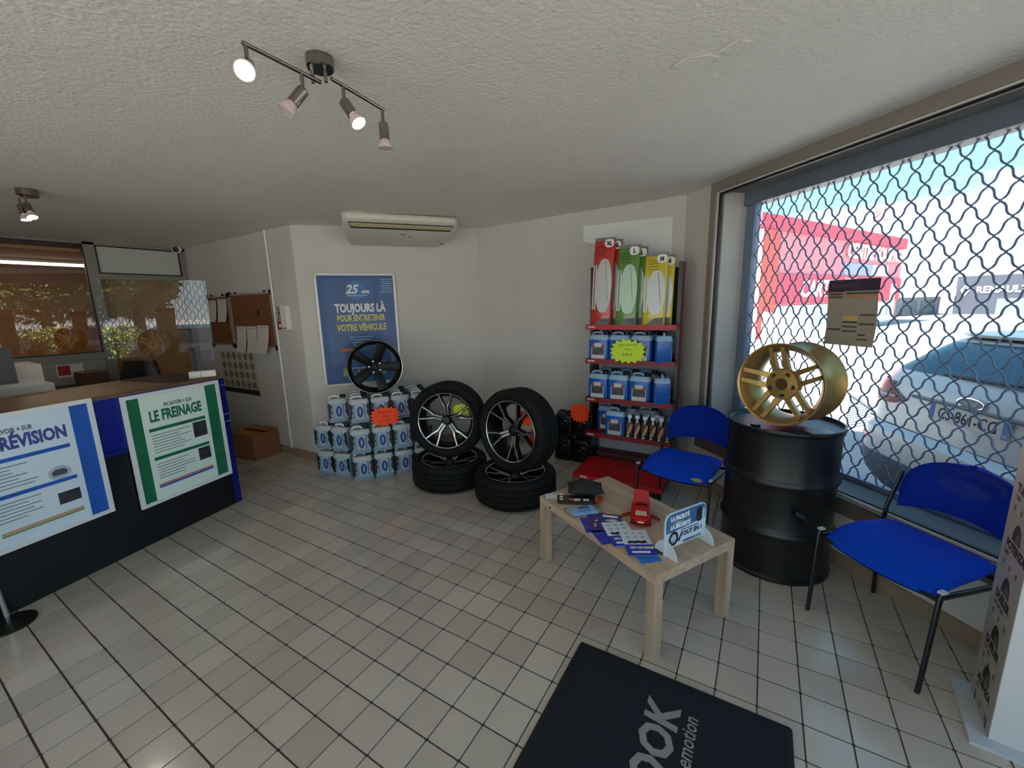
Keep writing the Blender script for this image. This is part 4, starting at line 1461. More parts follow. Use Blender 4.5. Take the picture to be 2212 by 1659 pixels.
B().lathe([(0.0, 0), (0.007, 0), (0.007, 0.001), (0, 0.001)], 12).build('dowel_hole', BLACK, tb_).matrix_local = Matrix.Translation((TL / 2 - 0.11, 0.2765, TZ - 0.03)) @ Matrix.Rotation(-PI / 2, 4, 'X')


def on_table(x, y, ang=0.0, z=0.0):
    return Matrix.Translation((x, y, TZ + 0.0005 + z)) @ Matrix.Rotation(ang, 4, 'Z')


# black cushion, packs
t = thing('black_cushion', 'small black padded cushion lying on sachets at the far table end', 'cushion', mat=on_table(0.845, 1.655, 0.45, 0.022))
bb = B()
n = 12
for sgn in (1, -1):
    vs = [[bb.bm.verts.new((0.10 * (2 * i / n - 1) * (1 + 0.08 * abs(2 * j / n - 1)), 0.075 * (2 * j / n - 1) * (1 + 0.08 * abs(2 * i / n - 1)), 0.022 + sgn * 0.044 * ((1 - (2 * i / n - 1) ** 2) * (1 - (2 * j / n - 1) ** 2)) ** 0.75)) for j in range(n + 1)] for i in range(n + 1)]
    for i in range(n):
        for j in range(n):
            q = (vs[i][j], vs[i + 1][j], vs[i + 1][j + 1], vs[i][j + 1])
            bb.bm.faces.new(q if sgn > 0 else q[::-1])
bmesh.ops.remove_doubles(bb.bm, verts=bb.bm.verts, dist=0.0005)
bb.build('pad', M('cushion_black', (24, 24, 26), 0.75), t, True, 180)


def sachet(name, label, x, y, ang, w, d, mat, z=0.0, endmat=None, h=0.014):
    t = thing(name, label, 'package', mat=on_table(x, y, ang, z))
    bb = B()
    n = 10
    r = random.Random(int(x * 1000))
    for sgn in (1, -1):
        vs = [[bb.bm.verts.new((w / 2 * (2 * i / n - 1), d / 2 * (2 * j / n - 1), h / 2 + sgn * h / 2 * (max(0, (1 - (2 * i / n - 1) ** 4) * (1 - (2 * j / n - 1) ** 4))) ** 0.5 * r.uniform(0.8, 1.1))) for j in range(n + 1)] for i in range(n + 1)]
        for i in range(n):
            for j in range(n):
                q = (vs[i][j], vs[i + 1][j], vs[i + 1][j + 1], vs[i][j + 1])
                f = bb.bm.faces.new(q if sgn > 0 else q[::-1])
                f.material_index = 1 if (endmat and (i < 1 or i >= n - 2)) else 0
    bmesh.ops.remove_doubles(bb.bm, verts=bb.bm.verts, dist=0.0003)
    bb.build('pouch', [mat, endmat] if endmat else mat, t, True, 60)
    return t


t = sachet('black_sachet', 'flat black sachet with pale and orange print under the black cushion', 0.835, 1.555, 0.42, 0.235, 0.115, M('sachet_black', (40, 38, 37), 0.3))
z = 0.016
text(t, '07', -0.02, -0.035, 0.028, INKW, z, bold=0.003)
text(t, 'IH', 0.035, -0.03, 0.022, INKW, z, bold=0.003)
B().prism([(-0.055, -0.01), (-0.035, -0.035), (-0.02, -0.02), (-0.03, 0.0)], z - 0.001, z).build('orange_print', M('sachet_orange', (190, 116, 50), 0.5), t)
for k in range(3):
    B().b2((-0.105, 0.04 - k * 0.03, z - 0.003), (-0.085, 0.052 - k * 0.03, z - 0.001)).build('white_print', INKW, t)
for k in range(2):
    t = thing('orange_tube', 'small orange tube beside the black sachet, %s' % ['left of the pair', 'right of the pair'][k], 'tube', mat=on_table(0.938 + 0.022 * k, 1.600 + 0.012 * k, 2.0))
    B().cyl((-0.032, 0, 0.010), (0.028, 0, 0.010), 0.010, 10).build('tube_body', M('tube_orange', (178, 74, 40), 0.5), t, True)
    B().cyl((0.028, 0, 0.010), (0.038, 0, 0.010), 0.006, 8).build('tube_cap', BLACK, t)
t = sachet('blue_sachet', 'light blue sachet with silver crimped ends on the coffee table', 0.920, 1.452, 0.78, 0.200, 0.105, M('sachet_blue', (132, 168, 210), 0.3), endmat=M('sachet_silver', (190, 190, 190), 0.2, 0.8))
text(t, 'PULSE', -0.03, 0.008, 0.016, M('sachet_navy', (40, 70, 130), 0.5), 0.0165, bold=0.002)
B().b2((-0.04, -0.02, 0.0145), (0.03, -0.016, 0.016)).build('print_line', M('sachet_navy', (40, 70, 130), 0.5), t)
t = thing('paper_scrap', 'plain pale sheet of paper at the far left corner of the coffee table', 'paper', mat=on_table(0.690, 1.545, 0.5))
B().b2((-0.055, -0.03, 0), (0.055, 0.03, 0.002)).build('sheet', M('pale_paper', (196, 204, 216), 0.7), t)

# leaflets
LBL = M('leaflet_blue', (24, 50, 168), 0.35)
LPU = M('leaflet_violet', (58, 44, 120), 0.35)
LCY = M('leaflet_cyan', (30, 110, 200), 0.35)
LYE = M('leaflet_yellow', (236, 206, 60), 0.5)


def leaflet(label, x, y, ang, w, d, lay, base, turn=0.0):
    t = thing('leaflet', label, 'leaflet', mat=on_table(x, y, ang + turn, 0.0016 * lay), group='promotional leaflets on the coffee table')
    B().b2((-w / 2, -d / 2, 0), (w / 2, d / 2, 0.0012)).build('sheet', base, t)
    return t


A0 = 0.5
t = leaflet('lowest blue leaflet poking out towards the table edge by the violet ones', 1.010, 1.335, A0 + 0.1, 0.10, 0.15, 0, LBL)
rect(t, 'white_panel', -0.035, -0.05, 0.035, -0.02, 0.0012, 0.0016, INKW)
t = leaflet('violet leaflet with a large 40 euro print on the coffee table', 1.035, 1.372, A0 - 0.12, 0.125, 0.165, 1, LPU, PI)
text(t, '40€', -0.04, 0.015, 0.030, LYE, 0.0016, bold=0.002)
text(t, '20%', -0.035, -0.035, 0.026, INKW, 0.0016, bold=0.002)
t = leaflet('violet leaflet with a 20 euro print overlapping the 40 euro one', 1.080, 1.402, A0 - 0.25, 0.125, 0.165, 2, LPU, PI)
text(t, '20€', -0.04, 0.020, 0.030, LYE, 0.0016, bold=0.002)
text(t, '-30%', -0.045, -0.025, 0.024, INKW, 0.0016, bold=0.002)
rect(t, 'white_panel', -0.04, -0.065, 0.04, -0.045, 0.0012, 0.0016, INKW)


def tyre_leaf(label, x, y, ang, lay, l1, l2):
    t = leaflet(label, x, y, ang, 0.135, 0.225, lay, M('leaflet_white', (206, 216, 228), 0.4))
    rect(t, 'blue_panel', -0.0675, -0.1125, 0.0675, -0.02, 0.0012, 0.0015, LBL)
    text(t, l1, -0.045, -0.055, 0.016, INKW, 0.0018, bold=0.0015, sx=0.8)
    rect(t, 'white_panel', -0.045, -0.09, 0.04, -0.075, 0.0015, 0.0018, INKW)
    bb = B()
    r = random.Random(int(x * 991))
    for k in range(9):
        xx, yy = -0.045 + 0.01 * k, -0.008 + r.uniform(-0.004, 0.004)
        bb.prism([(xx, yy), (xx + 0.012, yy - 0.004), (xx + 0.008, yy + 0.022), (xx - 0.002, yy + 0.016)], 0.0015, 0.0018)
    bb.build('tread_print', INKB, t)
    for k in range(6):
        B().prism([(-0.035 + 0.035 * (k % 3) + 0.012 * math.cos(a * PI / 5), 0.045 + 0.035 * (k // 3) + 0.010 * math.sin(a * PI / 5)) for a in range(10)], 0.0012, 0.0015).build('icon', M('leaflet_icon', (168, 176, 186), 0.5), t)
    return t


tyre_leaf('white and blue tyre leaflet in the middle of the coffee table fan', 1.165, 1.312, A0 + 0.10, 3, '25% DE', '')
tyre_leaf('white and blue tyre leaflet nearest the folding sign', 1.262, 1.270, A0 + 0.0, 4, '25% DE REMISE', '')
leaflet('bright blue leaflet tip under the tyre leaflets at the near edge', 1.318, 1.195, A0 + 0.25, 0.10, 0.12, 0, LCY)
leaflet('deep blue leaflet under the middle tyre leaflet', 1.110, 1.262, A0 + 0.3, 0.11, 0.13, 0, LBL)

# folding counter sign
sg = Vector((0.143, 0.245)).normalized()
sn = Vector((sg.y, -sg.x))
t = thing('table_sign', 'white and blue folding advertising sign standing on the coffee table', 'sign', mat=frame((1.394, 1.220, TZ + 0.0005), (sg.x, sg.y, 0), z=(sn.x, sn.y, 0)))
SW, SH = 0.282, 0.205
r = 0.04
pts = [(0, 0), (0.012, 0), (0.012, 0.03), (SW - 0.012, 0.03), (SW - 0.012, 0.0), (SW, 0.0), (SW, SH - r)] + [(SW - r + r * math.cos(a * PI / 12), SH - r + r * math.sin(a * PI / 12)) for a in range(1, 7)] + [(r + r * math.cos(PI / 2 + a * PI / 12), SH - r + r * math.sin(PI / 2 + a * PI / 12)) for a in range(0, 7)]
B().prism(pts, -0.003, 0.003).build('card', M('sign_white', (196, 216, 232), 0.4), t)
SB = M('sign_blue', (66, 108, 158), 0.4, var=0.25, vscale=14)
B().prism([(0.006, SH * 0.52), (SW - 0.006, SH * 0.60), (SW - 0.006, SH - r)] + [(SW - r + (r - 0.005) * math.cos(a * PI / 12), SH - r + (r - 0.005) * math.sin(a * PI / 12)) for a in range(1, 7)] + [(r + (r - 0.005) * math.cos(PI / 2 + a * PI / 12), SH - r + (r - 0.005) * math.sin(PI / 2 + a * PI / 12)) for a in range(0, 7)], 0.003, 0.0036).build('blue_panel', SB, t)
B().prism(rrect(0.022, 0.038, 0.02, 4, SW - 0.05, SH * 0.74), 0.0036, 0.0042).build('tyre_picture', INKB, t)
B().prism(rrect(0.010, 0.030, 0.01, 4, SW - 0.022, SH * 0.72), 0.0036, 0.0042).build('car_picture', M('sign_sky', (170, 196, 220), 0.4), t)
text(t, 'LA FACILITÉ', 0.035, SH * 0.80, 0.019, INKW, 0.0038, bold=0.002, sx=0.85)
text(t, 'au service de', 0.055, SH * 0.715, 0.009, INKW, 0.0038, sx=0.85)
text(t, 'LA SÉCURITÉ', 0.035, SH * 0.60, 0.019, INKW, 0.0038, bold=0.002, sx=0.85)
SNV = M('sign_navy', (30, 52, 96), 0.5)
text(t, 'Un kit roue de secours', 0.105, SH * 0.485, 0.010, SNV, 0.0034, sx=0.9, bold=0.0006)
text(t, 'TOUT EN 1', 0.105, SH * 0.345, 0.022, SNV, 0.0034, bold=0.002, sx=0.95)
text(t, 'RENSEIGNEZ-VOUS', 0.125, SH * 0.175, 0.012, SNV, 0.0034, bold=0.001, sx=0.85)
bb = B()
for i in range(24):
    j = (i + 1) % 24
    a0, a1 = 2 * PI * i / 24, 2 * PI * j / 24
    f = lambda a, q: (0.058 + 0.032 * q * math.cos(a), SH * 0.36 + 0.036 * q * math.sin(a), 0.0036)
    bb.face([f(a0, 1), f(a1, 1), f(a1, 0.62), f(a0, 0.62)])
bb.build('tyre_picture', INKB, t)
bb = B()
for i in range(8):
    a = 2 * PI * i / 8
    bb.face([(0.058 + 0.006 * math.cos(a + 0.5), SH * 0.36 + 0.006 * math.sin(a + 0.5), 0.0036), (0.058 + 0.020 * math.cos(a - 0.1), SH * 0.36 + 0.022 * math.sin(a - 0.1), 0.0036), (0.058 + 0.020 * math.cos(a + 0.25), SH * 0.36 + 0.022 * math.sin(a + 0.25), 0.0036)])
bb.build('rim_picture', M('sign_rim', (90, 98, 110), 0.5), t)
B().prism([(0.085, 0.055), (0.108, 0.088), (0.112, 0.082), (0.100, 0.050)], 0.003, 0.0036).build('pump_picture', INKB, t)
FW = M('sign_foot', (200, 210, 218), 0.4)
for xx in (0.014, SW - 0.014):
    pts = [(-0.065, 0.0), (0.065, 0.0)] + [(0.065 * math.cos(a * PI / 14) if True else 0, 0.075 * math.sin(a * PI / 14) ** 1.2) for a in range(1, 14)]
    B().prism(pts, -0.002, 0.002, frame((xx, 0, 0), (0, 0, 1), y=(0, 1, 0)) ).build('foot', FW, t)
t = thing('black_disc', 'small round black disc lying under the near end of the folding sign', 'disc', mat=on_table(1.378, 1.268))
B().lathe([(0.0, 0), (0.036, 0), (0.04, 0.004), (0.036, 0.010), (0.030, 0.007), (0, 0.007)], 24).build('disc_body', BLACK, t, True)

# toy car
TR = M('toy_red', (176, 8, 14), 0.35, spec=0.25)
fwd = Vector((-0.24, 0.97)).normalized()
t = thing('toy_car', 'red model car with open bonnet and doors on the coffee table', 'toy car', mat=frame((1.213, 1.53, TZ + 0.0005), (fwd.x, fwd.y, 0), z=(0, 0, 1)))   # x forward
bb = B()
sl = [(0.014, -0.10, 0.105, 0.045), (0.022, -0.107, 0.112, 0.050), (0.034, -0.108, 0.112, 0.052), (0.046, -0.102, 0.106, 0.050), (0.053, -0.088, 0.085, 0.045)]
bb.loops([[(x + (xa + xb) / 2, y, z) for x, y in rrect((xb - xa) / 2, w, 0.028, 4)] for z, xa, xb, w in sl])
bb.build('body', TR, t, True, 50)
bb = B()
sl = [(0.050, -0.080, 0.035, 0.042), (0.066, -0.062, 0.012, 0.036), (0.078, -0.048, -0.006, 0.031), (0.081, -0.038, -0.014, 0.026)]
bb.loops([[(x + (xa + xb) / 2, y, z) for x, y in rrect((xb - xa) / 2, w, 0.02, 4)] for z, xa, xb, w in sl])
bb.build('cabin', TR, t, True, 50)
B().prism([(-0.030, 0.0), (0.030, 0.0), (0.026, 0.026), (-0.026, 0.026)], 0, 0.001, frame((-0.0795, 0, 0.0515), (0, -1, 0), z=(-0.72, 0, 0.70))).build('rear_window', M('toy_glass', (176, 160, 140), 0.1), t)
B().prism([(-0.034, 0.0), (0.034, 0.0), (0.028, 0.032), (-0.028, 0.032)], 0, 0.001, frame((0.0335, 0, 0.0515), (0, 1, 0), z=(0.72, 0, 0.70))).build('windscreen', M('toy_glass2', (50, 46, 46), 0.1), t)
B().prism([(-0.045, 0.0), (0.045, 0.0), (0.040, 0.070), (0.028, 0.082), (-0.028, 0.082), (-0.040, 0.070)], -0.002, 0.002, frame((0.040, 0, 0.055), (0, -1, 0), z=(-0.94, 0, 0.34))).build('bonnet', TR, t)
for s in (-1, 1):
    dmat = frame((0.022, 0.049 * s, 0.018), (-0.62, 0.78 * s, 0), z=(0.78, 0.62 * s, 0) if s < 0 else (-0.78, -0.62, 0))
    d = B().prism([(0, 0), (0.062, 0.0), (0.062, 0.032), (0, 0.034)], -0.0015, 0.0015, dmat).build('door', TR, t)
    B().prism([(0.006, 0.004), (0.056, 0.004), (0.056, 0.028), (0.006, 0.029)], 0.0015, 0.0022, dmat).build('door_lining', M('toy_tan', (140, 84, 50), 0.5), d)
    B().prism([(0.006, 0.004), (0.056, 0.004), (0.056, 0.028), (0.006, 0.029)], -0.0022, -0.0015, dmat).build('door_lining', M('toy_tan', (140, 84, 50), 0.5), d)
    B().box((-0.108, 0.034 * s, 0.038), (0.004, 0.018, 0.008)).build('tail_lamp', M('toy_lamp', (110, 10, 14), 0.2), t)
    for x in (-0.070, 0.072):
        B().cyl((x, 0.040 * s, 0.0175), (x, 0.052 * s, 0.0175), 0.017, 16).build('wheel', BLACK, t)
B().box((-0.1085, 0, 0.030), (0.003, 0.03, 0.008)).build('number_plate', M('toy_plate', (210, 200, 190), 0.4), t)
B().box((-0.108, 0, 0.018), (0.006, 0.085, 0.008)).build('bumper', M('toy_bumper', (120, 12, 16), 0.2), t)

# ================================================================== CHAIRS
SEATB = M('blue_fabric', (2, 62, 190), 0.9, bump=0.12, bscale=400, var=0.08, vscale=60, spec=0.2)
BACKB = M('blue_fabric_back', (2, 40, 150), 0.9, bump=0.12, bscale=400, spec=0.2)
CHF = M('chair_frame_black', (16, 17, 22), 0.3)
CHROMECAP = M('tube_cap_grey', (190, 190, 186), 0.4)


def chair(label, loc, rz, torn=False):
    """local frame: seat front towards -y, backrest at +y"""
    t = thing('visitor_chair', label, 'chair', loc, rz, 'blue visitor chairs')
    n = 18
    sb = B()
    top, bot = [], []

    def sp(u, v, top_):
        # superellipse-like outline, wider at front
        hwid = 0.235 - 0.012 * v
        e = 0.10
        uu, vv = u, v
        k = max(abs(u), abs(v))
        x = hwid * uu * (1 - 0.10 * vv * vv * 0.9)
        y = 0.215 * vv * (1 - 0.10 * uu * uu)
        edge = (max(0, 1 - abs(u) ** 5) * max(0, 1 - abs(v) ** 5)) ** 0.5
        zz = 0.440 + (0.046 * edge if top_ else -0.042 * edge)
        if top_:
            zz -= 0.045 * max(0, -v) ** 3 + 0.004 * (1 - u * u) * (1 - v * v)
        else:
            zz -= 0.05 * max(0, -v) ** 3
        zz += 0.012 * u * u
        return (x, y, zz)
    for tp in (True, False):
        vs = [[sb.bm.verts.new(sp(2 * i / n - 1, 2 * j / n - 1, tp)) for j in range(n + 1)] for i in range(n + 1)]
        for i in range(n):
            for j in range(n):
                q = (vs[i][j], vs[i + 1][j], vs[i + 1][j + 1], vs[i][j + 1])
                f = sb.bm.faces.new(q if tp else q[::-1])
                f.material_index = 0 if tp or i < 2 or j < 2 or i > n - 3 or j > n - 3 else 1
    bmesh.ops.remove_doubles(sb.bm, verts=sb.bm.verts, dist=0.0006)
    seat = sb.build('seat', [SEATB, BLACK], t, True, 180)
    if torn:
        B().prism([(0.03 * math.cos(a * PI / 5) * (1.3 if a == 5 else 1), 0.014 * math.sin(a * PI / 5)) for a in range(10)], 0, 0.006, axis_frame((0.165, -0.204, 0.432), (0.1, -0.9, 0.35))).build('torn_foam', M('foam', (150, 138, 110), 0.9), seat)
    # backrest: D-shaped pad, curved
    bk = B()
    n2_, m2 = 20, 12

    def bp(u, v, sgn):
        wv = 0.243 * (0.93 + 0.07 * v / 0.6 if v < 0.6 else 1.0) * (1 - max(0, (v - 0.25) / 0.75) ** 2.4) ** 0.42
        x = wv * u
        edge = max(0, (1 - abs(u) ** 6) * (1 - abs(2 * v - 1) ** 6)) ** 0.5
        zz = 0.515 + 0.285 * v + 0.040 * (1 - u * u) * (1 - v)
        y = 0.262 + 0.055 * v + 0.05 * (1 - u * u) * 0.9 + sgn * (0.004 + 0.016 * edge)
        return (x, y, zz)
    for sgn in (-1, 1):
        vs = [[bk.bm.verts.new(bp(2 * i / n2_ - 1, min(0.9995, 1 - (1 - j / m2) ** 2.2), sgn)) for j in range(m2 + 1)] for i in range(n2_ + 1)]
        for i in range(n2_):
            for j in range(m2):
                q = (vs[i][j], vs[i + 1][j], vs[i + 1][j + 1], vs[i][j + 1])
                f = bk.bm.faces.new(q if sgn < 0 else q[::-1])
                f.material_index = 0 if sgn < 0 else 1
        if sgn < 0:
            v0 = vs
    ring0 = [v0[i][0] for i in range(n2_ + 1)] + [v0[n2_][j] for j in range(1, m2 + 1)] + [v0[i][m2] for i in range(n2_ - 1, -1, -1)] + [v0[0][j] for j in range(m2 - 1, 0, -1)]
    ring1 = [vs[i][0] for i in range(n2_ + 1)] + [vs[n2_][j] for j in range(1, m2 + 1)] + [vs[i][m2] for i in range(n2_ - 1, -1, -1)] + [vs[0][j] for j in range(m2 - 1, 0, -1)]
    for i in range(len(ring0)):
        j = (i + 1) % len(ring0)
        try:
            bk.bm.faces.new((ring0[i], ring0[j], ring1[j], ring1[i]))
        except ValueError:
            pass
    bk.build('backrest', [BACKB, BACKB], t, True, 70)
    # oval tube frame
    TU = (0.008, 0.0135)
    for s in (-1, 1):
        B().tube([(s * 0.242, -0.228, 0.0), (s * 0.246, -0.205, 0.425), (s * 0.246, -0.195, 0.445)], [TU] * 3, 10, flat=(1, 0, 0)).build('leg', CHF, t, True, 60)
        B().tube([(s * 0.250, 0.225, 0.0), (s * 0.246, 0.205, 0.40), (s * 0.246, 0.225, 0.52), (s * 0.238, 0.285, 0.70)], [TU] * 4, 10, flat=(1, 0, 0)).build('leg', CHF, t, True, 60)
        B().tube([(s * 0.238, -0.20, 0.418), (s * 0.238, 0.0, 0.408), (s * 0.238, 0.205, 0.402)], [TU] * 3, 10, flat=(1, 0, 0)).build('side_rail', CHF, t, True, 60)
        B().box((s * 0.246, -0.195, 0.449), (0.020, 0.030, 0.008)).build('tube_cap', CHROMECAP, t)
        B().cyl((s * 0.236, 0.205, 0.428), (s * 0.255, 0.205, 0.428), 0.006, 10).build('bolt', CHROMECAP, t)
    B().tube([(-0.245, -0.19, 0.405), (0.245, -0.19, 0.405)], 0.010, 8).build('cross_rail', CHF, t)
    B().tube([(-0.245, 0.19, 0.400), (0.245, 0.19, 0.400)], 0.010, 8).build('cross_rail', CHF, t)
    return t


chair('blue visitor chair in front of the window beside the tyre display', (2.345, 1.765, 0), -PI / 4)
chair('blue visitor chair with a torn seat edge between the red rack and the drum', (1.292, 2.405, 0), -0.20, True)

# ================================================================== OIL DRUM, GOLD RIM
DRX, DRY = 1.852, 2.225
t = thing('oil_drum', 'large dented black oil drum by the window carrying a gold rim', 'drum', (DRX, DRY, 0))
R0 = 0.288
prof = [(R0 - 0.004, 0.0), (R0 + 0.006, 0.002), (R0 + 0.006, 0.018), (R0 - 0.002, 0.026), (R0 - 0.003, 0.24), (R0 + 0.001, 0.255), (R0 + 0.010, 0.272), (R0 + 0.010, 0.284), (R0 + 0.001, 0.300), (R0 - 0.003, 0.315), (R0 - 0.003, 0.42), (R0 - 0.003, 0.535), (R0 + 0.001, 0.552), (R0 + 0.011, 0.570), (R0 + 0.011, 0.584), (R0 + 0.001, 0.602), (R0 - 0.003, 0.618), (R0 - 0.003, 0.845), (R0, 0.862), (R0 + 0.006, 0.868), (R0 + 0.006, 0.880), (R0 - 0.004, 0.881), (R0 - 0.008, 0.868), (R0 - 0.012, 0.862), (0.0, 0.862)]
bb = B().lathe(prof, 72)
# real dent in the shell between the lower ribs
dv = Vector((0.55, -0.83, 0)).normalized()
for v in bb.bm.verts:
    if 0.3 < v.co.z < 0.56 and v.co.to_2d().length > 0.2:
        a = math.atan2(v.co.y, v.co.x) - math.atan2(dv.y, dv.x)
        v.co.xy *= 1 - 0.045 * math.exp(-(a / 0.35) ** 2) * math.exp(-((v.co.z - 0.42) / 0.08) ** 2)
bb.build('shell', BLACKM, t, True, 35)
B().lathe([(0.0, 0.863), (0.026, 0.863), (0.026, 0.872), (0.0, 0.873)], 16, off=(-0.14, -0.13, 0)).build('bung', BLACKM, t)
B().tube([(0.06, -0.262, 0.43), (0.085, -0.295, 0.44), (0.115, -0.295, 0.425), (0.135, -0.280, 0.38), (0.165, -0.262, 0.36)], [0.010, 0.013, 0.013, 0.012, 0.009], 8).build('dent_ridge', BLACKM, t, True)
t = thing('white_card', 'small pale folded card lying on the drum lid by the gold rim', 'card', (2.015, 2.085, 0.8635), 0.5)
B().b2((-0.06, -0.035, 0), (0.06, 0.035, 0.006)).build('card_body', M('pale_card', (180, 192, 212), 0.6), t)

RG, WG = 0.228, 0.258
axG = Vector((-0.47, -0.88, 0.03)).normalized()
cG = Vector((1.860, 2.165, 0.8822 + RG))
t = thing('gold_rim', 'wide gold alloy rim with twin spokes standing on the black drum', 'wheel rim', mat=axis_frame(cG, axG))
barrel(B(), RG, WG, 64).build('rim_barrel', GOLD, t, True, 40)
hg = WG / 2
sp = B()
for s in (-1, 1):
    pts = [(0.045, 0.030 * s, hg - 0.050, 0.016), (0.12, 0.030 * s, hg - 0.026, 0.013), (RG - 0.022, 0.030 * s, hg - 0.006, 0.011)]
    sp.loops([[(x, y - w, z), (x, y + w, z), (x, y + w * 0.8, z - 0.034), (x, y - w * 0.8, z - 0.034)] for x, y, z, w in pts])
me = sp.mesh('twin_spoke', GOLD)
for i in range(5):
    o = link('twin_spoke', me, t)
    o.rotation_euler.z = 1.72 + 2 * PI * i / 5
hb = B()
hb.lathe([(0.030, hg - 0.10), (0.030, hg - 0.040), (0.034, hg - 0.034), (0.082, hg - 0.040), (0.088, hg - 0.050), (0.080, hg - 0.10), (0.030, hg - 0.10)], 40)
hb.build('hub', GOLD, t, True, 40)
B().lathe([(0.0, hg - 0.040), (0.030, hg - 0.040), (0.030, hg - 0.07), (0.0, hg - 0.07)], 24).build('centre_cap', M('gold_dark', (92, 72, 40), 0.4, 0.6), t)
nut = B().lathe([(0.0, hg - 0.0365), (0.013, hg - 0.0365), (0.013, hg - 0.060), (0, hg - 0.060)], 14).mesh('bolt_hole', M('gold_hole', (40, 30, 18), 0.6))
for i in range(5):
    a = 1.72 + PI / 5 + 2 * PI * i / 5
    o = link('bolt_hole', nut, t)
    o.location = (0.060 * math.cos(a), 0.060 * math.sin(a), 0)

# notice taped to the window
t = thing('window_notice', 'backlit paper notice taped to the inside of the window pane', 'notice', mat=WM @ frame((1.335, 0.026, 1.305), (1, 0, 0), z=(0, -1, 0)))
NP = M('notice_paper_backlit', (160, 149, 134), 0.85)  # darkened: shade of the backlit face put into the colour
rings = []
for k in range(9):
    v = k / 8
    w = 0.006 * math.sin(v * 5)
    rings.append([(0.008 + w, 0.37 * v, 0.004 * math.sin(v * 9) ** 2 + 0.001), (0.282 + w, 0.37 * v, 0.004 * math.sin(v * 7 + 1) ** 2 + 0.001), (0.282 + w, 0.37 * v, 0.0002), (0.008 + w, 0.37 * v, 0.0002)])
B().loops(rings).build('sheet', NP, t)
z = 0.0055
rect(t, 'header_band', 0.004, 0.305, 0.285, 0.367, z - 0.0008, z, M('notice_header', (62, 44, 66), 0.7))
rect(t, 'red_band', 0.004, 0.300, 0.10, 0.306, z - 0.0008, z, M('notice_red', (140, 40, 50), 0.7))
rect(t, 'orange_band', 0.11, 0.272, 0.28, 0.279, z - 0.0008, z, M('notice_orange', (206, 130, 70), 0.7))
text(t, 'INFORMATION', 0.02, 0.325, 0.020, M('notice_pale', (150, 130, 140), 0.7), z, sx=0.8)
bb = B()
for x0, x1, y in ((0.01, 0.09, 0.285), (0.11, 0.28, 0.288), (0.01, 0.09, 0.268), (0.11, 0.19, 0.128), (0.11, 0.19, 0.103), (0.11, 0.19, 0.078), (0.02, 0.10, 0.085), (0.20, 0.28, 0.170), (0.20, 0.28, 0.120), (0.20, 0.24, 0.06), (0.20, 0.25, 0.035)):
    bb.b2((x0, y, z - 0.0006), (x1, y + 0.008, z))
bb.build('heading_bar', M('notice_ink', (66, 66, 62), 0.7), t)
rect(t, 'yellow_box', 0.11, 0.14, 0.19, 0.168, z - 0.0006, z, M('notice_yellow', (206, 170, 100), 0.7))

# ================================================================== DOOR MAT
t = thing('door_mat', 'dark navy entrance mat with grey lettering on the tiled floor', 'mat', (1.497, 0, 0))
MATM = M('mat_pile', (12, 15, 30), 0.95, bump=0.5, bscale=300, var=0.25, vscale=120)
B().prism(rrect(0.417, 0.70, 0.012, 3, 0, 0.305), 0.0005, 0.007).build('border', M('mat_rubber', (10, 10, 16), 0.7), t)
B().b2((-0.395, -0.373, 0.007), (0.395, 0.983, 0.010)).build('pile', MATM, t)
MG = M('mat_grey', (142, 138, 138), 0.95, bump=0.5, bscale=300)
o = text(t, 'HANKOOK', 0.045, 0.865, 0.115, MG, 0.0105, 'RIGHT', 0.92, bold=0.006, shear=0.12, rot=PI / 2)
o = text(t, 'driving emotion', 0.112, 0.865, 0.050, MG, 0.0105, 'RIGHT', 0.85, bold=0.001, shear=0.15, rot=PI / 2)

# ================================================================== TYRE DISPLAY TOTEM
pA, pB = Vector((2.540, 1.545)), Vector((2.512, 1.300))
dd = (pB - pA).normalized()
nn = Vector((dd.y, -dd.x))
TM = frame((pA.x, pA.y, 0), (dd.x, dd.y, 0), z=(nn.x, nn.y, 0))      # x along the face, y up, z towards the room
t = thing('tyre_totem', 'tall cardboard tyre display column at the right picture edge', 'display stand', mat=TM)
TW = (pB - pA).length
TH = 1.75
B().b2((0, 0.012, -0.22), (TW, TH, 0)).build('column', M('totem_white', (206, 206, 208), 0.25, coat=0.4), t)
B().b2((-0.035, 0, -0.26), (TW + 0.05, 0.012, 0.055)).build('base_plate', M('totem_base', (186, 192, 200), 0.4), t)
rect(t, 'printed_face', 0.002, 0.014, TW - 0.002, TH - 0.01, 0.0, 0.0015, M('totem_face', (170, 164, 156), 0.5))
z = 0.0016
